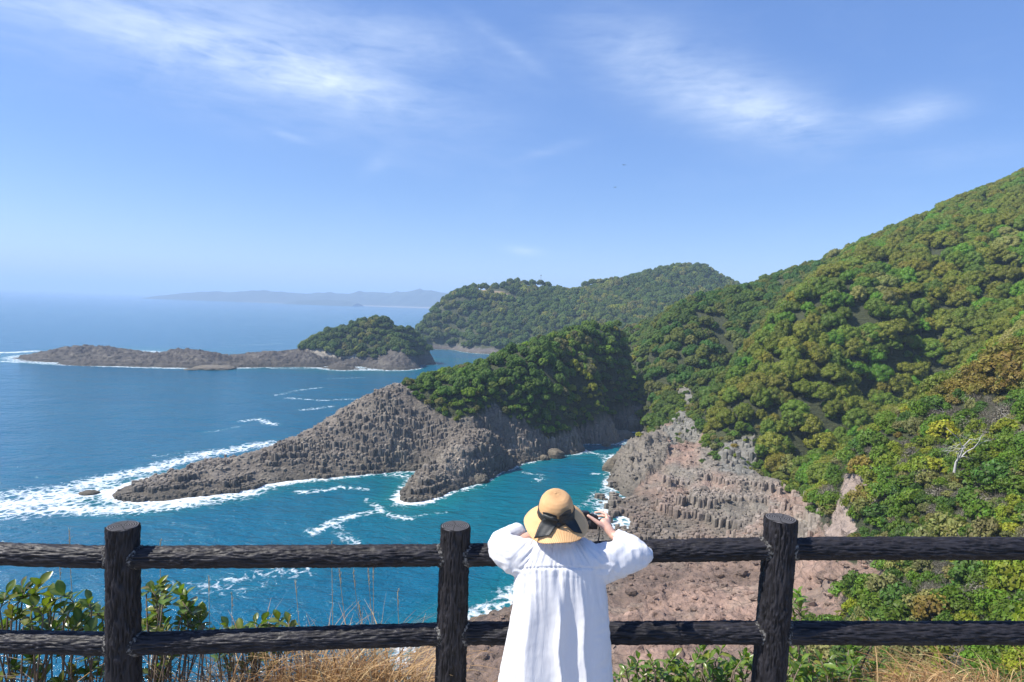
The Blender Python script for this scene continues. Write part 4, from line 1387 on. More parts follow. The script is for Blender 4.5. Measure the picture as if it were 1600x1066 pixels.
# birds far out over the bay, and a mast on the headland's top
M_bird, nt = mat('dark_bird')
principled(nt, Base_Color=(0.05, 0.05, 0.055), Roughness=0.7)
for n_, (a, b, Y, rz, lb) in enumerate(((975, 258, 160, .4, 'small dark bird gliding highest above the hills'), (961, 293, 170, -.7, 'tiny dark bird flying lower over the hills'))):
    root = empty('bird', P(a, b, Y), rz)
    tag(root, lb, 'bird')
    mb = MB()
    mb.tube([(0, -.28, 0), (0, -.15, .02), (0, .05, .02), (0, .2, .03), (0, .3, .02)], [.015, .06, .08, .055, .012], 8)
    mb.build('body', M_bird, root)
    for s in (-1, 1):
        mb = MB()
        V = np.array([[0, .12, .04], [0, -.1, .04], [s * .3, .16, .14], [s * .3, -.04, .14], [s * .68, .02, .06], [s * .62, -.08, .06]])
        V = np.concatenate([V, V - [0, 0, .02]])
        mb.add(V, np.array([[0, 1, 3, 2], [2, 3, 5, 4], [6, 8, 9, 7], [8, 10, 11, 9], [0, 2, 8, 6], [2, 4, 10, 8], [1, 7, 9, 3], [3, 9, 11, 5], [4, 5, 11, 10]]))
        mb.build('wing', M_bird, root)
root = empty('mast', P(845, 441, 745))
tag(root, 'thin mast sticking up from the trees on the headland top', 'mast')
mb = MB()
mb.tube([(0, 0, -6), (0, 0, 9)], .16, 6)
mb.build('pole', M_bird, root)
mb = MB()
mb.box((0, 0, 8.2), (1.3, .3, .9))
mb.build('antenna', M_bird, root, False)

# ------------------------------------------------------------------ viewpoint ground
M_path, nt = mat('viewpoint_path')
n1_ = noise_n(nt, pos(nt), 30, 5)
principled(nt, Base_Color=mixc(nt, n1_, (0.22, 0.2, 0.17), (0.36, 0.33, 0.29)), Roughness=0.9, Normal=bump(nt, n1_, 0.01))
GL = 47.45
xs = np.linspace(-14, 14, 120)
ys = np.concatenate([np.linspace(-9, 3.6, 40), np.linspace(3.65, 7.6, 34)])
Xp, Yp = np.meshgrid(xs, ys)
Zp = GL - np.clip(Yp - 3.6, 0, None) * 1.7 + fbm(np.stack([Xp, Yp, Xp * 0], -1) * .9, 3) * (.02 + .25 * sstep(4.0, 5, Yp))
tag(ob('path', mesh_np('path', np.stack([Xp, Yp, Zp], -1).reshape(-1, 3), grid_faces(len(ys), len(xs))), M_path), 'packed earth viewpoint ground where the woman stands', None, None, 'structure')

# ------------------------------------------------------------------ fence of dark cast concrete logs
M_log, nt = mat('dark_cast_log')
p_ = nt.nodes.new('ShaderNodeTexCoord').outputs['Object']
gro = attr(nt, 'groove').outputs['Fac']
n1_ = noise_n(nt, p_, 9, 6, .6)
n2_ = noise_n(nt, p_, 60, 4, .6)
bc = mixc(nt, gro, (0.0026, 0.0024, 0.0028), (0.030, 0.028, 0.033))
bc = mixc(nt, ramp(nt, n1_, [(0.5, 0), (0.75, .4)]), bc, (0.034, 0.032, 0.037))
principled(nt, Base_Color=bc, Roughness=ramp(nt, n1_, [(0.3, .45), (0.7, .62)]), Specular_IOR_Level=0.32, Normal=bump(nt, n2_, 0.004, .6))
M_end, nt = mat('log_end_grain')
gro = attr(nt, 'groove').outputs['Fac']
principled(nt, Base_Color=mixc(nt, gro, (0.006, 0.0055, 0.006), (0.15, 0.145, 0.15)), Roughness=0.9, Specular_IOR_Level=.1)
M_mort, nt = mat('pale_mortar')
n1_ = noise_n(nt, pos(nt), 60, 5)
principled(nt, Base_Color=mixc(nt, ramp(nt, n1_, [(.46, 0), (.66, 1)]), (0.015, 0.014, 0.014), (0.24, 0.23, 0.21)), Roughness=0.9, Normal=bump(nt, n1_, .01))


def log_mesh(name, length, r0, r1, na, nl, seed, depth=.0070, groove=(12, 6.5)):
    a = np.linspace(0, 2 * np.pi, na, endpoint=False)
    z = np.linspace(0, length, nl)
    A, Z = np.meshgrid(a, z)
    R_ = r0 + (r1 - r0) * Z / length
    q = np.stack([np.cos(A) * groove[0] * .62, np.sin(A) * groove[0] * .62, Z * groove[1] + seed * 5], -1)
    w = np.stack([perlin(q * .5 + 3), perlin(q * .5 + 9), perlin(q * .4 + 5) * 1.2], -1) * .55
    g = 1 - np.abs(perlin(q + w)) * 3.4
    g2 = 1 - np.abs(perlin(q * np.array([1.7, 1.7, 1.2]) + w + 21)) * 3.4
    g = np.maximum(np.clip(g, 0, 1), np.clip(g2, 0, 1) * .8)          # 1 = raised bark ridge
    rad = R_ + (g - .5) * depth * 2 + .004 * perlin(q * .25)
    V = np.stack([np.cos(A) * rad, np.sin(A) * rad, Z], -1).reshape(-1, 3)
    me = mesh_np(name, V, grid_faces(nl, na, True), True, {'groove': g.ravel()})
    me.materials.append(M_log)
    return me


def end_mesh(r0, seed):
    na, nr = 96, 44
    a = np.linspace(0, 2 * np.pi, na, endpoint=False)
    rr = np.linspace(0.002, 1, nr)
    A, R_ = np.meshgrid(a, rr)
    wob = 1 + .03 * np.sin(A * 3 + seed) + .02 * np.sin(A * 5)
    g = .5 + .5 * np.sin(R_ * wob * 44)
    for k in range(6):
        a0 = k * 1.05 + .3 * math.sin(k * 7 + seed)
        g *= 1 - .95 * np.exp(-((np.angle(np.exp(1j * (A - a0 - .25 * R_)))) * R_ / .022) ** 2) * (R_ > .05)
    zt = .0015 * g - .006 * sstep(.93, 1, R_)
    V = np.stack([np.cos(A) * R_ * r0, np.sin(A) * R_ * r0, zt], -1).reshape(-1, 3)
    me = mesh_np('end_grain', V, grid_faces(nr, na, True), True, {'groove': g.ravel()})
    me.materials.append(M_end)
    return me


PR = 0.087
POST_L = 1.42
post_me = [log_mesh('post', POST_L, PR * 1.06, PR * .99, 110, 190, k) for k in (1, 2, 3)]
end_me = [end_mesh(PR * 1.0, k) for k in (1, 2, 3)]
fence = empty('fence', (0, 3.5, GL))
tag(fence, 'dark brown fence of cast concrete logs with two rails at the cliff edge', 'fence')
inv = fence.matrix_basis.inverted()
PT = [P(192, 822, 3.5), P(712, 822, 3.56), P(1220, 810, 3.45)]
d0 = PT[1] - PT[0]
PT = [Vector((PT[0].x - 1.93, 3.46, PT[0].z + .02))] + PT + [Vector((PT[2].x + 1.9, 3.42, PT[2].z + .03))]


def place(o, p, q, s=None):
    o.parent = fence
    m = q.to_matrix().to_4x4()
    if s is not None:
        m = m @ Matrix.Diagonal((*s, 1))
    o.matrix_local = inv @ (Matrix.Translation(p) @ m)


for k, p in enumerate(PT):
    o = bpy.data.objects.new('post', post_me[k % 3])
    COL.objects.link(o)
    lean = Quaternion((0, 1, 0), (0.0, .0, .003, .012, .0)[k]) @ Quaternion((0, 0, 1), k * 1.3)
    place(o, p - lean @ Vector((0, 0, POST_L)), lean)
    e = bpy.data.objects.new('end_grain', end_me[k % 3])
    COL.objects.link(e)
    e.parent = o
    e.location = (0, 0, POST_L + .003)
RL = 1.75
rail_me = [log_mesh('rail', RL, .061, .061, 84, 300, 10 + k, .0062, (10.5, 6.0)) for k in range(3)]
up_l = [(0, 865, 3.5), (163, 870, 3.5)]
TOPY = [(None, None), (870, 873), (868, 868), (859, 856), (856, 856)]
top_z = [P(0, 866, 3.47).z, P(192, 871, 3.5).z, P(712, 868, 3.56).z, P(1220, 857, 3.45).z, P(1700, 856, 3.42).z]
bot_z = [P(0, 1006, 3.47).z, P(192, 1007, 3.5).z, P(712, 990, 3.56).z, P(1220, 989, 3.45).z, P(1700, 989, 3.42).z]
for k in range(4):
    for zz_, lab in ((top_z, 'top'), (bot_z, 'low')):
        a = Vector((PT[k].x, PT[k].y, zz_[k]))
        b = Vector((PT[k + 1].x, PT[k + 1].y, zz_[k + 1]))
        d = (b - a).normalized()
        a2, b2 = a + d * .06, b - d * .06
        o = bpy.data.objects.new('rail', rail_me[(k + (lab == 'low')) % 3])
        COL.objects.link(o)
        q = d.to_track_quat('Z', 'Y') @ Quaternion((0, 0, 1), k * 1.7 + (lab == 'low'))
        place(o, a2, q, (1, 1, (b2 - a2).length / RL))
        for e_, s in ((a + d * (PR + .004), 1), (b - d * (PR + .004), -1)):
            na = 40
            an = np.linspace(0, 2 * np.pi, na, endpoint=False)
            rr = np.random.default_rng(int(900 + k * 10 + s + 3 * (lab == 'low')))
            prof = [(-.030, .064), (-.012, .0695), (.000, .067), (.006, .058)]
            V = []
            for t_, r_ in prof:
                jt = perlin(np.stack([np.cos(an) * 4 + t_ * 40, np.sin(an) * 4, an * 0 + rr.uniform(0, 9)], -1))
                r2_ = r_ + .006 * jt
                # follow the round of the post: the joint wraps back at the sides
                wrap = (PR - np.sqrt(np.clip(PR ** 2 - (np.sin(an) * r2_) ** 2, 1e-4, None))) * .9
                V.append(np.stack([np.cos(an) * r2_, np.sin(an) * r2_, t_ + .006 * jt - wrap + .012], -1))
            me = mesh_np('mortar_joint', np.concatenate(V), grid_faces(4, na, True), True)
            me.materials.append(M_mort)
            m = bpy.data.objects.new('mortar_joint', me)
            COL.objects.link(m)
            q2 = (d * s).to_track_quat('Z', 'X')
            # turn so that the local y axis lies level and the wrap follows the upright post
            xa = Vector((0, 0, 1))
            za = (d * s).normalized()
            ya = za.cross(xa).normalized()
            xa = ya.cross(za)
            q2 = Matrix((xa, ya, za)).transposed().to_quaternion()
            place(m, e_, q2)

# ------------------------------------------------------------------ the woman at the rail
def smat(name, col, rough=.6, **kw):
    m, nt = mat(name)
    principled(nt, Base_Color=col, Roughness=rough, **kw)
    return m


M_skin, nt = mat('skin')
n1_ = noise_n(nt, pos(nt), 60, 4)
principled(nt, Base_Color=mixc(nt, n1_, (0.60, 0.35, 0.26), (0.70, 0.43, 0.33)), Roughness=.5, Subsurface_Weight=.15, Subsurface_Radius=(.01, .004, .002))
M_hair = smat('dark_hair', (0.012, 0.008, 0.006), .45)
M_black = smat('camera_black', (0.012, 0.012, 0.013), .45)
M_grey = smat('camera_metal', (0.25, 0.25, 0.26), .3, Metallic=.9)
M_glass = smat('lens_glass', (0.01, 0.012, 0.02), .05)


class Blobs(MB):
    def ball(self, c, r):
        self.add(ICO_V * np.asarray(r) + np.asarray(tuple(c), float), ICO_F)

    def limb(self, pts, rad, n=14):
        pts = np.array([tuple(p) for p in pts], float)
        t = np.linspace(0, len(pts) - 1, n * (len(pts) - 1) + 1)
        c = np.stack([np.interp(t, np.arange(len(pts)), pts[:, k]) for k in range(3)], 1)
        r = np.interp(t, np.arange(len(pts)), rad)
        self.tube(c, r, 14)
        self.ball(c[0], r[0])
        self.ball(c[-1], r[-1])


def fused(name, mb, voxel, smooth_it):
    """one continuous skin round overlapping solids"""
    o = bpy.data.objects.new(name + '_tmp', mb.mesh(name + '_tmp'))
    COL.objects.link(o)
    r = o.modifiers.new('r', 'REMESH')
    r.mode = 'VOXEL'
    r.voxel_size = voxel
    sm = o.modifiers.new('s', 'SMOOTH')
    sm.factor, sm.iterations = .5, smooth_it
    bpy.context.view_layer.update()
    dg = bpy.context.evaluated_depsgraph_get()
    me = bpy.data.meshes.new_from_object(o.evaluated_get(dg))
    me.name = name
    bpy.data.objects.remove(o)
    me.polygons.foreach_set('use_smooth', np.ones(len(me.polygons), bool))
    return me


WX, WY = P(872, 900, 3.12).x, 3.12
person = None
b = Blobs()
Q = lambda x, y, Y: np.array(tuple(P(x, y, Y)))
neck, headc = Q(876, 848, 3.15), Q(872, 816, 3.19)
pel = np.array([WX, WY + .02, GL + .84])
chest = Q(876, 900, 3.16)
b.limb([pel, (pel + chest) / 2, chest, Q(876, 868, 3.15)], [.145, .115, .125, .085])
b.limb([Q(876, 866, 3.15), neck, headc + [0, .0, -.03]], [.065, .055, .055])
b.ball(headc, (.078, .098, .112))
b.ball(headc + [0, .055, -.06], (.05, .045, .055))           # jaw
b.limb([headc + [0, .095, .01], headc + [0, .118, -.022]], [.010, .015], 6)     # nose
b.ball(headc + [0, .094, -.052], (.024, .010, .008))         # mouth
for s in (-1, 1):
    b.ball(headc + [s * .033, .088, .012], (.014, .010, .009))
    b.ball(headc + [s * .080, .0, -.012], (.012, .022, .032))
    sh_ = chest + [s * .155, -.01, .085]
    b.limb([chest + [s * .06, 0, .09], sh_], [.065, .055])
    hip, kn, an = pel + [s * .085, 0, -.04], np.array([pel[0] + s * .09, WY + .03, GL + .46]), np.array([pel[0] + s * .09, WY + .0, GL + .09])
    b.limb([hip, kn, an], [.085, .056, .038])
    b.limb([an + [0, -.03, -.045], an + [0, .08, -.055], an + [0, .15, -.065]], [.036, .034, .024])
sR, sLft = chest + [.155, -.01, .085], chest + [-.155, -.01, .085]
eR, wR = Q(1006, 866, 3.20), Q(957, 836, 3.33)
eL, wL = Q(780, 862, 3.22), Q(868, 822, 3.42)
b.limb([sR, eR], [.050, .038])
b.limb([eR, (eR * .55 + wR * .45), wR], [.038, .036, .024])
b.limb([sLft, eL], [.050, .038])
b.limb([eL, (eL * .55 + wL * .45), wL], [.038, .036, .024])
# right hand round the grip of the camera
palm = Q(944, 817, 3.375)
b.limb([wR, Q(951, 827, 3.35), palm], [.023, .026, .027], 8)
b.limb([Q(949, 822, 3.37), Q(949, 813, 3.395)], [.022, .020], 8)
for pts, rr in (([Q(950, 812, 3.385), Q(947, 803.5, 3.41), Q(938, 800, 3.43), Q(930, 801, 3.44)], (.0105, .0095, .0085, .0075)),
                ([Q(952, 815, 3.40), Q(951, 807, 3.435), Q(942, 806, 3.465), Q(933, 807, 3.468)], (.0105, .0098, .0088, .0078)),
                ([Q(952, 819, 3.40), Q(951, 813, 3.44), Q(942, 812, 3.47), Q(934, 813, 3.472)], (.0100, .0092, .0083, .0074)),
                ([Q(951, 823, 3.395), Q(949, 819, 3.435), Q(942, 818.5, 3.46), Q(936, 819, 3.462)], (.0090, .0082, .0074, .0066))):
    b.limb(pts, rr, 6)
b.limb([Q(946, 824, 3.355), Q(936, 818, 3.355), Q(927, 811.5, 3.365), Q(919, 806, 3.375)], (.017, .0135, .0105, .0085), 6)
# left hand under the lens
for k in range(4):
    a0 = Q(872, 822, 3.44)
    b.limb([a0 + [.0, .004 * k, .008 - .008 * k], a0 + [.035, .02 + .012 * k, -.012 - .006 * k], a0 + [.07, .02 + .015 * k, -.012]], (.0095, .0088, .0075), 6)
b.limb([wL, Q(874, 823, 3.45)], [.024, .026], 6)
b.limb([Q(870, 824, 3.42), Q(878, 826, 3.42), Q(884, 821, 3.43)], (.014, .011, .009), 6)
body = fused('person', b, .0042, 3)
body.materials.append(M_skin)
person = ob('person', body)
tag(person, 'woman in a white tunic and straw hat seen from behind, photographing at the fence', 'person')

# hair under the hat
hb = Blobs()
hb.ball(headc + [0, -.018, .012], (.086, .098, .112))
hb.limb([headc + [0, -.03, -.03], Q(875, 846, 3.16)], [.065, .042])
hm = fused('hair', hb, .007, 3)
hm.materials.append(M_hair)
ob('hair', hm, None, person)


# dress: a loose tunic with a gathered yoke and wide sleeves
def rings(mb, rr, n=40):
    """rr: (centre, axis a, axis b) closed by caps; superellipse sections"""
    a = np.linspace(0, 2 * np.pi, n, endpoint=False)
    ca, sa = np.cos(a), np.sin(a)
    ca, sa = np.sign(ca) * np.abs(ca) ** .85, np.sign(sa) * np.abs(sa) ** .85
    t = np.linspace(0, len(rr) - 1, (len(rr) - 1) * 6 + 1)
    C_ = np.array([np.concatenate([c, x, y]) for c, x, y in rr])
    D = np.stack([np.interp(t, np.arange(len(rr)), C_[:, k]) for k in range(9)], 1)
    V = np.concatenate([d[:3] + ca[:, None] * d[3:6] + sa[:, None] * d[6:9] for d in D])
    k = len(V)
    i = np.arange(n)
    j = (i + 1) % n
    o = (len(D) - 1) * n
    V = np.concatenate([V, [D[0][:3]], [D[-1][:3]]])
    mb.add(V, [grid_faces(len(D), n, True), np.concatenate([np.stack([j, i, np.full(n, k)], 1), np.stack([o + i, o + j, np.full(n, k + 1)], 1)])])


db = MB()
rr = []
for py, l, r_, dp, yc in ((843, 846, 908, .060, 3.15), (848, 838, 916, .070, 3.15), (857, 824, 936, .090, 3.15), (867, 812, 950, .105, 3.15), (880, 808, 950, .125, 3.15), (895, 806, 948, .135, 3.15), (920, 804, 947, .145, 3.15), (960, 802, 950, .155, 3.15), (1010, 792, 954, .175, 3.15), (1066, 780, 958, .195, 3.15), (1130, 771, 964, .21, 3.15), (1215, 764, 972, .22, 3.15)):
    a_, c_ = Q(l, py, yc - dp * .3), Q(r_, py, yc - dp * .3)
    cc_ = (a_ + c_) / 2
    cc_[1] = yc
    ax = (c_ - a_) / 2
    ax[1] = 0
    rr.append((cc_, ax, np.array([0, dp, 0])))
rings(db, rr)


def sleeve(pts):
    out = []
    c = [Q(x, y, Y) for x, y, Y, _, _ in pts]
    for k, (x, y, Y, rv, rd) in enumerate(pts):
        t = c[min(k + 1, len(c) - 1)] - c[max(k - 1, 0)]
        t /= np.linalg.norm(t)
        u = np.array([0, 0, 1.0]) - t * t[2]
        if np.linalg.norm(u) < .5:
            u = np.array([0, -1.0, 0]) + t * t[1]
        u /= np.linalg.norm(u)
        w = np.cross(t, u)
        out.append((c[k], u * rv * (.85 if abs(x - 876) > 60 else .98), w * rd * .86))
    rings(db, out, 32)


sleeve([(905, 885, 3.15, .105, .10), (940, 881, 3.15, .118, .095), (968, 874, 3.165, .108, .085), (990, 869, 3.185, .086, .078), (1004, 866, 3.21, .062, .066), (1010, 864, 3.235, .035, .045)])
sleeve([(1003, 868, 3.20, .045, .050), (994, 860, 3.23, .062, .066), (982, 851, 3.265, .058, .062), (969, 843, 3.298, .048, .050), (962, 839, 3.315, .046, .048)])
sleeve([(850, 880, 3.15, .098, .10), (822, 874, 3.155, .105, .095), (800, 866, 3.17, .108, .085), (785, 859, 3.20, .095, .078), (776, 856, 3.235, .062, .060)])
sleeve([(776, 858, 3.21, .06, .06), (783, 850, 3.25, .075, .07), (793, 842, 3.30, .066, .062), (804, 834, 3.345, .056, .054), (812, 829, 3.375, .052, .052)])
dm = fused('dress', db, .0062, 5)
n = len(dm.vertices)
co = np.empty(n * 3, np.float32)
dm.vertices.foreach_get('co', co)
co = co.reshape(-1, 3).astype(float)
no = np.array([v.normal for v in dm.vertices])
px, py = proj(co[:, 0], co[:, 1], co[:, 2])
torso = sstep(38, -22, np.abs(px - 876) - 58)
yoke = sstep(884, 892, py - (px - 876) ** 2 * 0.0005)
# gathers fan out from the neckline over the yoke
phi = np.arctan2(px - 876, np.maximum(py - 800, 1))
rad_ = np.hypot(px - 876, py - 800)
g1 = 1 - np.abs(perlin(np.stack([phi * 13 + co[:, 1] * 3, rad_ * .018, co[:, 1] * 1.0], -1))) * 2.2
g1b = perlin(np.stack([phi * 26 + 4, rad_ * .02, co[:, 1] * 2], -1))
fan = (g1 * .006 + g1b * .004) * (1 - yoke) * (.5 + .7 * sstep(930, 870, py))
# long soft folds falling from the yoke seam
wx = px + 9 * perlin(np.stack([px * .012, py * .012, co[:, 1]], -1)) - (px - 876) * sstep(890, 1066, py) * .13
g2 = 1 - np.abs(perlin(np.stack([wx * .085, py * .0045 + 3, co[:, 1] * 1.2], -1))) * 2.3
g3 = 1 - np.abs(perlin(np.stack([wx * .030 + 7.3, py * .0030, co[:, 1] * 1.5], -1))) * 2.0
near_seam = sstep(985, 892, py)
fall = (g2 * (.0015 + .0055 * near_seam) * (.35 + 1.1 * np.clip(.5 + perlin(np.stack([px * .03, py * .01, co[:, 1] * 3 + 8], -1)), 0, 1)) + g3 * .026 * sstep(892, 975, py) + .010 * near_seam * 0) * yoke
cr = 1 - np.abs(perlin(np.stack([co[:, 0] * 14, co[:, 1] * 9, co[:, 2] * 17], -1) + .5 * perlin(co * 9)[:, None])) * 2.0
cr2 = 1 - np.abs(perlin(co * np.array([26, 20, 30]) + 5)) * 2.0
arm = 1 - sstep(40, 90, np.abs(px - 876)) * -1 - 1
wr = cr * (.0016 + .0068 * arm) + cr2 * .0006
wr *= np.where(py > 900, .5, 1)
seam = -.006 * np.exp(-((py - (px - 876) ** 2 * .0005 - 887) / 1.6) ** 2) * torso
sag = .012 * np.exp(-((px - 838) / 26) ** 2 - ((py - 992) / 13) ** 2) - .007 * np.exp(-((px - 842) / 26) ** 2 - ((py - 1008) / 8) ** 2)
disp = fan * torso + fall * torso + wr + seam 
co = co + no * disp[:, None]
dm.vertices.foreach_set('co', co.astype(np.float32).ravel())
dm.update()
M_dress, nt = mat('white_cotton')
tcx = pos(nt)
nf = noise_n(nt, tcx, 420, 2, .5)
nw = noise_n(nt, mapping(nt, tcx, (36, 14, 6)), 1.0, 5, .6, .5)
pb = nt.nodes.new('ShaderNodeBsdfPrincipled')
pb.inputs['Base Color'].default_value = (0.82, 0.82, 0.83, 1)
pb.inputs['Roughness'].default_value = .85
pb.inputs['Specular IOR Level'].default_value = .2
hb_ = math_n(nt, 'ADD', math_n(nt, 'MULTIPLY', nw, .8), math_n(nt, 'MULTIPLY', nf, .05))
bn = bump(nt, hb_, .006, .6)
L(nt, bn, pb.inputs['Normal'])
tl = N(nt, 'ShaderNodeBsdfTranslucent', inp={'Color': (0.8, 0.8, 0.82, 1)})
mx = nt.nodes.new('ShaderNodeMixShader')
mx.inputs[0].default_value = .18
L(nt, pb.outputs[0], mx.inputs[1])
L(nt, tl.outputs[0], mx.inputs[2])
o_ = nt.nodes.new('ShaderNodeOutputMaterial')
L(nt, mx.outputs[0], o_.inputs['Surface'])
dm.materials.clear()
dm.materials.append(M_dress)
dress = ob('dress', dm, None, person)

# straw hat, tilted back, with a black ribbon and bow
M_straw, nt = mat('woven_straw')
tco = nt.nodes.new('ShaderNodeTexCoord').outputs['Object']
sp = N(nt, 'ShaderNodeSeparateXYZ')
L(nt, tco, sp.inputs[0])
ang = math_n(nt, 'ARCTAN2', sp.outputs[0], sp.outputs[1])
prf = attr(nt, 'prof').outputs['Fac']
w_a = math_n(nt, 'SINE', math_n(nt, 'MULTIPLY', prf, 560))
w_b = math_n(nt, 'SINE', math_n(nt, 'MULTIPLY_ADD', ang, 110, math_n(nt, 'MULTIPLY', prf, 280)))
wv_ = math_n(nt, 'MULTIPLY', w_a, w_b)
ns = noise_n(nt, tco, 22, 4)
sc = mixc(nt, ramp(nt, ns, [(.3, 0), (.7, 1)]), (0.78, 0.43, 0.18), (0.88, 0.52, 0.245))
sc = mixc(nt, math_n(nt, 'MULTIPLY_ADD', wv_, .16, .16), sc, (0.42, 0.24, 0.08))
principled(nt, Base_Color=sc, Roughness=.6, Normal=bump(nt, wv_, .0012, .8))
M_rib, nt = mat('black_ribbon')
tco = nt.nodes.new('ShaderNodeTexCoord').outputs['Object']
principled(nt, Base_Color=mixc(nt, noise_n(nt, tco, 40, 3), (0.010, 0.012, 0.013), (0.022, 0.025, 0.026)), Roughness=.55, Normal=bump(nt, noise_n(nt, mapping(nt, tco, (30, 30, 160)), 1, 3), .002, .5))
hat_c = P(869, 803, 3.16)
TILT = math.radians(17)
hat_m = Matrix.Translation(hat_c) @ Matrix.Rotation(math.radians(-3), 4, 'Y') @ Matrix.Rotation(TILT, 4, 'X')
CRO = [(0.0, .128), (.018, .1275), (.035, .125), (.052, .119), (.067, .108), (.079, .092), (.087, .070), (.0915, .045), (.093, .020), (.0945, .004)]


def brim_z(r, th):
    """drop of the brim; th = 0 at the back of the head"""
    t = np.clip((r - .0945) / .085, 0, 1.2)
    return .004 - .064 * t ** 1.25 + t * t * (.010 * np.sin(3 * th + .6) + .007 * np.sin(5 * th + 2.0) + .008 * np.cos(th))


na = 160
th = np.linspace(0, 2 * np.pi, na, endpoint=False)
tt = np.linspace(0, 1, 46)
cr_r, cr_z = np.array(CRO).T
cl_ = np.concatenate([[0], np.cumsum(np.hypot(np.diff(cr_r), np.diff(cr_z)))])
rows, prof = [], []
for s in np.linspace(0.001, 1, 44):
    r_ = np.interp(s * cl_[-1], cl_, cr_r)
    z_ = np.interp(s * cl_[-1], cl_, cr_z)
    dent = -.006 * np.exp(-((r_ - .03) / .03) ** 2) * np.cos(th - .4)
    rows.append(np.stack([np.sin(th) * r_ * 1.0, -np.cos(th) * r_ * 1.06, z_ + dent], 1))
    prof.append(np.full(na, s * cl_[-1]))
for r_ in np.linspace(.097, .176, 30):
    rm = r_ * (1 + (r_ - .0945) / .085 * .03 * np.sin(2 * th + 1))
    rows.append(np.stack([np.sin(th) * rm, -np.cos(th) * rm * 1.03, brim_z(r_, th)], 1))
    prof.append(np.full(na, cl_[-1] + r_ - .0945))
V = np.concatenate(rows)
me = mesh_np('hat', V, grid_faces(len(rows), na, True)[:, ::-1], True, {'prof': np.concatenate(prof)})
me.materials.append(M_straw)
hat = ob('hat', me, None, person)
hat.matrix_local = hat_m
sd = hat.modifiers.new('thick', 'SOLIDIFY')
sd.thickness, sd.offset = .003, -1
# band
rows = []
for z_, e_ in ((-.001, .0035), (.006, .005), (.020, .0045), (.038, .0045), (.046, .0035), (.047, .001)):
    r_ = np.interp(-z_, -cr_z, cr_r) if z_ > .004 else .0945
    wob = .0016 * np.sin(th * 7 + z_ * 90) + .001 * np.sin(th * 13 - z_ * 150)
    zz_ = z_ - .004 + .004 * np.cos(th) * -1
    rows.append(np.stack([np.sin(th) * (r_ + e_ + wob), -np.cos(th) * (r_ * 1.06 + e_ + wob), zz_ + 0 * th], 1))
me = mesh_np('ribbon', np.concatenate(rows), grid_faces(len(rows), na, True)[:, ::-1])
me.materials.append(M_rib)
ob('ribbon', me, None, hat)


def brim_pt(r, a, up):
    return np.array([math.sin(a) * r, -math.cos(a) * r * 1.04, float(brim_z(r, np.array(a))) + up])


kn = np.array([.003, -.1075, .012])
mb = Blobs()
mb.ball(kn, (.016, .010, .015))
mb.ball(kn + [.002, -.003, -.006], (.013, .009, .012))
kme = fused('bow_knot', mb, .003, 2)
kme.materials.append(M_rib)
ob('bow_knot', kme, None, hat)


HMI = hat_m.inverted()
CAMP = Vector((0, 0, H))


def on_hat(px, py, up):
    """point of the hat's outside on the sight line of a photo pixel, lifted a little"""
    a0, b0 = HMI @ CAMP, HMI @ P(px, py, 3.6)
    d = (b0 - a0).normalized()
    L_ = (a0.length)
    for t in np.linspace(L_ - .3, L_ + .3, 900):
        p = a0 + d * t
        r = math.hypot(p.x, p.y / 1.05)
        th_ = math.atan2(p.x, -p.y)
        cr0 = np.interp(-p.z, -cr_z, cr_r) if p.z > .004 else .0945
        if (p.z > 0 and r < cr0 + .004) or (r < .185 and p.z < float(brim_z(max(r, .0945), np.array(th_)))):
            return np.array(p - d * up)
    return np.array(a0 + d * L_)


def cloth(name, e1, e2, up, seed):
    """a ribbon end lying on the hat between two edge lines given as photo pixels"""
    t = np.linspace(0, 1, 20)
    A_ = np.stack([np.interp(t, np.linspace(0, 1, len(e1)), np.array(e1)[:, i]) for i in (0, 1)], 1)
    B_ = np.stack([np.interp(t, np.linspace(0, 1, len(e2)), np.array(e2)[:, i]) for i in (0, 1)], 1)
    for arr in (A_, B_):
        for _ in range(4):
            arr[1:-1] = (arr[:-2] + 2 * arr[1:-1] + arr[2:]) / 4
    u = np.linspace(0, 1, 11)
    V = []
    for i in range(20):
        for w in u:
            q = A_[i] * (1 - w) + B_[i] * w
            V.append(on_hat(q[0], q[1], up + .005 * math.sin(w * 5.5 + seed + t[i]) + .004 * math.sin(w * 11 + 2 * t[i])))
    V = np.array(V).reshape(20, 11, 3)
    for _ in range(3):
        V[1:-1] = (V[:-2] + 2 * V[1:-1] + V[2:]) / 4
        V[:, 1:-1] = (V[:, :-2] + 2 * V[:, 1:-1] + V[:, 2:]) / 4
    me = mesh_np(name, V.reshape(-1, 3), grid_faces(20, 11))
    me.materials.append(M_rib)
    o = ob(name, me, None, hat)
    sd = o.modifiers.new('thick', 'SOLIDIFY')
    sd.thickness = .002


cloth('bow_tail', [(868, 807), (850, 809), (843, 818), (834, 842)], [(873, 818), (868, 824), (864, 830), (858, 837)], .011, .3)
cloth('bow_tail', [(876, 807), (890, 804), (899, 810), (910, 834)], [(873, 818), (882, 818), (888, 823), (897, 831)], .010, 1.9)
cloth('bow_loop', [(870, 806), (856, 801), (848, 800)], [(871, 816), (858, 813), (850, 809)], .014, 2.4)
cloth('bow_loop', [(874, 806), (884, 799), (892, 796)], [(874, 816), (886, 811), (894, 805)], .014, .9)

# the camera she holds up
cam_r = empty('camera', P(916, 815, 3.42))
cam_r.rotation_euler = (math.radians(-4), math.radians(2), math.radians(6))
tag(cam_r, 'black camera held up in front of the hat brim in her right hand', 'camera')


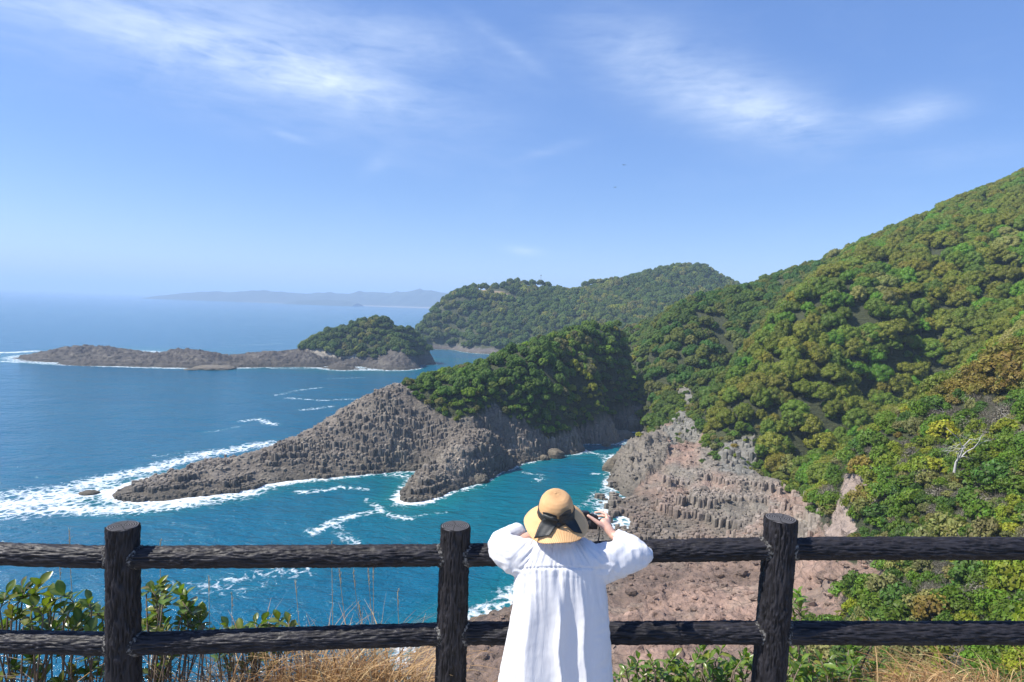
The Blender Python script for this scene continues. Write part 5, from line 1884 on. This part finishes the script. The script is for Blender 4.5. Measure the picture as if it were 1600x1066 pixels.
def bev(name, c, s, m, w=.006, par=None):
    bm = bmesh.new()
    bmesh.ops.create_cube(bm, size=1)
    for v in bm.verts:
        v.co = Vector((v.co.x * s[0], v.co.y * s[1], v.co.z * s[2])) + Vector(c)
    bmesh.ops.bevel(bm, geom=bm.edges[:], offset=w, segments=3, affect='EDGES', profile=.6)
    me = bpy.data.meshes.new(name)
    bm.to_mesh(me)
    bm.free()
    me.polygons.foreach_set('use_smooth', np.ones(len(me.polygons), bool))
    me.materials.append(m)
    return ob(name, me, None, par or cam_r)


def cyl(name, p0, p1, r_, m, par=None, seg=28):
    mb = MB()
    p0, p1 = np.array(p0, float), np.array(p1, float)
    d = p1 - p0
    mb.tube([p0, p0 + d * .06, p0 + d * .94, p1], [r_ * .94, r_, r_, r_ * .94], seg)
    return mb.build(name, m, par or cam_r)


bev('body', (0, 0, 0), (.128, .042, .078), M_black)
bev('viewfinder', (-.008, .0, .046), (.044, .046, .026), M_black, .007)
bev('grip', (.052, .030, -.004), (.026, .036, .066), M_black, .009)
ln_ = cyl('lens', (-.008, .020, -.002), (-.008, .095, -.002), .034, M_black)
cyl('front_glass', (-.008, .0945, -.002), (-.008, .0965, -.002), .028, M_glass, ln_)
bev('screen', (-.012, -.0222, -.008), (.072, .003, .050), M_glass, .001)
cyl('dial', (.032, .002, .038), (.032, .002, .049), .0105, M_grey)
cyl('shutter_button', (.053, .034, .028), (.053, .034, .034), .006, M_grey)
for s in (-1, 1):
    mb = MB()
    a = np.linspace(0, 2 * np.pi, 13)
    mb.tube(np.stack([s * .066 + 0 * a, .006 * np.cos(a), .022 + .006 * np.sin(a)], 1), .0014, 6, False)
    mb.build('strap_ring', M_grey, cam_r)
mb = MB()
t = np.linspace(0, 1, 20)
mb.tube(np.stack([.066 - .030 * t + .012 * np.sin(t * 3.1), -.006 - .12 * t, .018 - .13 * t + .02 * t * t], 1), .004, 6)
mb.build('strap', M_black, cam_r)

# ------------------------------------------------------------------ plants just beyond the fence
M_gl, nt = mat('glossy_leaf')
t_ = attr(nt, 'tint', 'INSTANCER').outputs['Color']
sid = attr(nt, 'rib').outputs['Fac']
lc = mixc(nt, sid, t_, mixc(nt, .5, t_, (.25, .30, .08)))
lc = mixc(nt, ramp(nt, noise_n(nt, pos(nt), 45, 3), [(.45, 0), (.75, .5)]), lc, (0.10, 0.12, 0.012))
pb = nt.nodes.new('ShaderNodeBsdfPrincipled')
L(nt, lc, pb.inputs['Base Color'])
pb.inputs['Roughness'].default_value = .32
tl = nt.nodes.new('ShaderNodeBsdfTranslucent')
L(nt, mixc(nt, 1.0, lc, (1.6, 1.9, .5), 'MULTIPLY'), tl.inputs['Color'])
mx = nt.nodes.new('ShaderNodeMixShader')
mx.inputs[0].default_value = .30
L(nt, pb.outputs[0], mx.inputs[1])
L(nt, tl.outputs[0], mx.inputs[2])
o_ = nt.nodes.new('ShaderNodeOutputMaterial')
L(nt, mx.outputs[0], o_.inputs['Surface'])
M_twig, nt = mat('shrub_twig')
principled(nt, Base_Color=mixc(nt, noise_n(nt, pos(nt), 40, 3), (0.10, 0.065, 0.045), (0.26, 0.2, 0.15)), Roughness=.8)


def leaf_mesh(seed, wide):
    """blade of unit length along +Y, folded at the midrib and curled"""
    r = np.random.default_rng(seed)
    t = np.linspace(0, 1, 7)
    w = wide * np.sin(np.pi * t ** 1.25) ** .8 + .012
    curl = r.uniform(.08, .28)
    V, rib = [], []
    for k in range(7):
        z = -curl * t[k] ** 2
        V += [(-w[k], t[k], z + w[k] * .35), (0, t[k], z), (w[k], t[k], z + w[k] * .35)]
        rib += [0, 1, 0]
    me = mesh_np('leaf', np.array(V), grid_faces(7, 3), True, {'rib': rib})
    me.materials.append(M_gl)
    return me


LEAF = [leaf_mesh(k, .24 + .03 * (k % 3)) for k in range(5)]
SLIM = [leaf_mesh(10 + k, .20) for k in range(4)]


def leafy_shrub(base, tips, label, leaf_len, pal, meshes, seed, nleaf=(7, 10), grp='leafy shrubs beyond the fence'):
    r = np.random.default_rng(seed)
    root = empty('leafy_shrub', base)
    tag(root, label, 'shrub', grp)
    base = np.array(tuple(base))
    b = MB()
    tips = [np.array(tuple(t)) for t in tips]
    tips = tips + [t + np.array([r.uniform(-.07, .07), r.uniform(-.08, .12), r.uniform(-.13, -.03)]) for t in tips]
    for tp in tips:
        tp = tp - base
        side = np.array([r.uniform(-.16, .16), r.uniform(-.1, .1), r.uniform(-.05, .05)])
        st = np.array([r.uniform(-.1, .1) + tp[0] * .25, r.uniform(-.08, .08), -.2])
        m1_ = st + (tp - st) * .4 + side
        m2_ = tp - np.array([r.uniform(-.10, .10), r.uniform(-.06, .06), r.uniform(.05, .12)])
        pts = [st, m1_, m2_, tp]
        b.tube(pts, [.009, .007, .005, .003], 5)
        n_ = int(r.integers(*nleaf))
        d = tp - m2_
        d /= np.linalg.norm(d)
        for k in range(n_):
            a = k * 2.4 + r.uniform(-.3, .3)
            el = r.uniform(.15, 1.0) if k < n_ - 2 else r.uniform(.9, 1.3)
            out = np.array([math.cos(a), math.sin(a), 0])
            dr = out * math.cos(el) + (d * .7 + np.array([0, 0, .5])) * math.sin(el)
            dr /= np.linalg.norm(dr)
            yv = Vector(dr)
            up = Vector((r.normal() * .3, r.normal() * .3, 1.0))
            xv = yv.cross(up).normalized()
            zv = xv.cross(yv)
            ln = leaf_len * r.uniform(.7, 1.25)
            o = bpy.data.objects.new('leaf', meshes[int(r.integers(0, len(meshes)))])
            COL.objects.link(o)
            o.parent = root
            p0 = tp - d * (1 - k / n_) * .11
            o.matrix_local = Matrix.Translation(p0) @ Matrix((xv, yv, zv)).transposed().to_4x4() @ Matrix.Scale(ln, 4)
            c = pal[int(r.integers(0, len(pal)))]
            o['tint'] = [float(v * r.uniform(.75, 1.25)) for v in c]
        for q_ in range(2):
            s0 = st + (tp - st) * r.uniform(.35, .8) + side * .7
            b.tube([s0, s0 + np.array([r.normal() * .06, r.normal() * .04, r.uniform(.0, .08)]), s0 + np.array([r.normal() * .12, r.normal() * .06, r.uniform(.02, .15)])], [.004, .003, .0015], 4)
    me = b.mesh('branch')
    ob('branch', me, M_twig, root)
    return root


G1 = [(.05, .105, .018), (.075, .125, .016), (.035, .075, .018), (.12, .135, .016), (.13, .085, .025)]
G2 = [(.075, .17, .016), (.10, .19, .018), (.05, .12, .015), (.14, .18, .02)]
tA = [P(x, y, 4.35 + d) for x, y, d in ((12, 925, 0), (35, 915, .2), (62, 912, -.1), (20, 950, .1), (50, 945, -.2), (80, 930, .1), (8, 975, .2), (45, 980, 0), (75, 965, .2), (100, 955, -.1), (118, 948, .2), (138, 938, 0), (150, 955, .2), (112, 980, .1), (140, 985, -.1), (155, 1000, .1), (-20, 930, 0), (-35, 960, .1), (95, 1000, .2), (60, 1010, 0), (20, 1040, .1), (60, 1050, .2), (115, 1045, 0), (148, 1040, .1))]
leafy_shrub(P(30, 1230, 4.5), [t for k, t in enumerate(tA) if k in (0, 1, 2, 3, 4, 5, 6, 7, 8, 16, 17, 19, 20)], 'dense glossy leaved shrub at the left edge of the fence', .096, G1, LEAF, 61)
leafy_shrub(P(120, 1230, 4.5), [t for k, t in enumerate(tA) if k in (9, 10, 11, 12, 13, 14, 15, 18, 21, 22, 23)], 'glossy leaved shrub close to the left of the leftmost post', .094, G1, LEAF, 67)
tB = [P(x, y, 4.4 + d) for x, y, d in ((236, 920, 0), (252, 912, .1), (270, 922, -.1), (240, 945, .1), (262, 943, .2), (285, 940, 0), (298, 950, .15), (308, 962, 0), (235, 970, .1), (255, 975, -.1), (278, 972, .1), (300, 985, .2), (240, 1000, 0), (270, 1005, .1), (180, 960, .25), (200, 990, .2), (240, 1045, .1), (262, 1040, .2))]
leafy_shrub(P(245, 1230, 4.5), tB, 'glossy leaved shrub right of the leftmost post', .09, G1, LEAF, 62)
tC = [P(x, y, 4.7 + d) for x, y, d in ((335, 985, 0), (352, 978, .1), (375, 985, 0), (398, 972, .1), (415, 968, 0), (432, 964, .1), (450, 972, .0), (425, 985, .2), (405, 990, .1), (440, 990, .1), (365, 998, .1), (390, 1030, .1), (415, 1025, .1), (345, 1020, .1))]
leafy_shrub(P(400, 1230, 4.8), tC, 'lower glossy shrub beside the dry grass under the rail', .090, G1, LEAF, 63)
r_ = np.random.default_rng(5)
tD = [P(r_.uniform(960, 1095), r_.uniform(1024, 1075), 4.2 + r_.uniform(-.2, .3)) for _ in range(26)]
leafy_shrub(P(1030, 1230, 4.4), tD, 'bright green leafy shrub below the lower rail beside the woman', .070, G2, SLIM, 64)
tD = [P(r_.uniform(1095, 1180), r_.uniform(1012, 1075), 4.2 + r_.uniform(-.2, .3)) for _ in range(24)]
leafy_shrub(P(1140, 1230, 4.4), tD, 'bright green leafy shrub left of the rightmost post', .070, G2, SLIM, 65)
tE = [P(r_.uniform(1232, 1345), r_.uniform(1012, 1078), 4.15 + r_.uniform(-.2, .3)) for _ in range(27)] + [P(1246, 925, 4.3), P(1252, 945, 4.3), P(1240, 962, 4.3), P(1356, 962, 4.3), P(1340, 1000, 4.3), P(1375, 1040, 4.3)]
leafy_shrub(P(1290, 1230, 4.4), tE, 'bright green leafy shrub right of the rightmost post with two tall shoots', .078, G2, SLIM, 66)

M_dry, nt = mat('dry_grass')
h_ = attr(nt, 'hue').outputs['Fac']
pb = nt.nodes.new('ShaderNodeBsdfPrincipled')
dc = ramp(nt, h_, [(0, (.20, .095, .035)), (.35, (.36, .20, .075)), (.7, (.52, .34, .15)), (1, (.62, .47, .25))])
L(nt, dc, pb.inputs['Base Color'])
pb.inputs['Roughness'].default_value = .6
tl = nt.nodes.new('ShaderNodeBsdfTranslucent')
L(nt, dc, tl.inputs['Color'])
mx = nt.nodes.new('ShaderNodeMixShader')
mx.inputs[0].default_value = .25
L(nt, pb.outputs[0], mx.inputs[1])
L(nt, tl.outputs[0], mx.inputs[2])
o_ = nt.nodes.new('ShaderNodeOutputMaterial')
L(nt, mx.outputs[0], o_.inputs['Surface'])


def dry_grass(name, label, cx, cy, Y, sx, sy, n, hgt, droop, seed, lean=0.0, wid=.0032):
    r = np.random.default_rng(seed)
    V, Fq, hue = [], [], []
    k = 0
    for i in range(n):
        p0 = np.array(tuple(P(cx + r.normal() * sx, cy, Y + r.normal() * sy)))
        a = r.uniform(0, 2 * np.pi)
        h = hgt * r.uniform(.45, 1.15)
        out = np.array([math.cos(a) + lean, math.sin(a) * .7, 0]) * h * r.uniform(.15, 1.0) * droop
        t = np.linspace(0, 1, 7)[:, None]
        kink = r.uniform(.5, 1.1)
        c = p0 + out * t ** 1.6 + np.array([0, 0, h]) * (t - kink * .62 * droop * t ** 2.6) + r.normal(size=3) * .01 * t
        sd_ = np.cross(out + 1e-6, [0, 0, 1])
        sd_ = sd_ / np.linalg.norm(sd_)
        sd_ = sd_ * .8 + np.array([r.normal() * .4, 0, r.normal() * .4])
        w = wid * r.uniform(.6, 1.5) * (1 - t ** 2 * .85)
        V.append(np.stack([c - sd_ * w, c + sd_ * w], 1).reshape(-1, 3))
        Fq.append(grid_faces(7, 2) + k)
        hue.append(np.full(14, np.clip(r.normal(.42, .30), 0, 1)))
        k += 14
    me = mesh_np(name, np.concatenate(V), np.concatenate(Fq), True, {'hue': np.concatenate(hue)})
    tag(ob(name, me, M_dry), label, None, None, 'stuff')


dry_grass('dry_grass', 'clump of tan dry grass beyond the left span of the fence', 470, 1150, 4.75, 88, .30, 1900, 1.12, .92, 71, .1)
dry_grass('dry_grass', 'clump of reddish dry grass beside the middle post', 560, 1115, 4.65, 55, .24, 1100, .90, .95, 72, .1)
dry_grass('dry_grass', 'straw coloured dry grass at the right end below the lower rail', 1460, 1115, 4.4, 85, .25, 1700, .60, 1.15, 73, -.35)
dry_grass('dry_grass', 'thin dry grass under the shrubs at the left edge', 150, 1160, 4.6, 120, .25, 420, .60, .8, 74, .0)
dry_grass('dry_grass', 'thin dry grass among the green shrubs below the right span', 1130, 1130, 4.4, 110, .25, 420, .42, 1.0, 75, .2)


def stalk(x0, y0, x1, y1, bend, Y, label, seed):
    r = np.random.default_rng(seed)
    a, b = np.array(tuple(P(x0, y0, Y))), np.array(tuple(P(x1, y1, Y)))
    root = empty('grass_stalk', a)
    tag(root, label, 'grass stalk', 'dry grass stalks beyond the fence')
    t = np.linspace(0, 1, 12)[:, None]
    c = (b - a) * t + np.array([bend, 0, 0]) * np.sin(t * np.pi * .5) ** 3 - np.array([bend, 0, 0]) * t
    mb = MB()
    mb.tube(c, np.linspace(.0032, .0016, 12), 5)
    me = mb.mesh('stem')
    at = me.attributes.new('hue', 'FLOAT', 'POINT')
    at.data.foreach_set('value', np.full(len(me.vertices), .85, np.float32))
    ob('stem', me, M_dry, root)
    mb = MB()
    e, d = c[-1], (c[-1] - c[-3]) / np.linalg.norm(c[-1] - c[-3])
    for k in range(16):
        s = e - d * .13 * k / 16
        q_ = d + r.normal(size=3) * .14 + np.array([.08, 0, 0])
        mb.tube([s, s + q_ * .02, s + q_ * .04 + np.array([.004, 0, -.003])], [.0010, .0014, .0006], 4)
    me = mb.mesh('seed_head')
    at = me.attributes.new('hue', 'FLOAT', 'POINT')
    at.data.foreach_set('value', np.full(len(me.vertices), .95, np.float32))
    ob('seed_head', me, M_dry, root)


for k, (x0, y0, x1, y1, bd, lb) in enumerate(((120, 1100, 108, 832, -.05, 'curved pale grass stalk rising above the top rail left of the leftmost post'), (255, 1100, 250, 848, -.03, 'pale grass stalk beside the right of the leftmost post'),
                                             (100, 1100, 93, 880, .02, 'straight thin grass stalk under the top rail at the far left'), (330, 1100, 326, 905, .0, 'thin straight grass stalk above the lower glossy shrub'),
                                             (480, 1100, 461, 910, .02, 'bent grass stalk left of the dry grass clump'), (522, 1100, 518, 850, .0, 'tallest straight stalk in the dry grass clump'), (555, 1100, 530, 893, -.02, 'leaning stalk in the middle of the dry grass clump'),
                                             (578, 1100, 552, 895, -.02, 'second leaning stalk in the dry grass clump, right of the tallest one'), (592, 1100, 575, 892, -.01, 'thin leaning stalk near the right of the dry grass clump'), (586, 1100, 583, 890, .0, 'upright stalk at the right of the dry grass clump'),
                                             (628, 1100, 621, 925, -.01, 'lone stalk nearest the middle post'), (600, 1100, 560, 945, -.1, 'short arched stalk low in the dry grass clump'), (365, 1100, 362, 930, 0, 'short stalk between the glossy shrub and the dry grass'))):
    stalk(x0, y0, x1, y1, bd, 4.55 + .02 * k, lb, 80 + k)
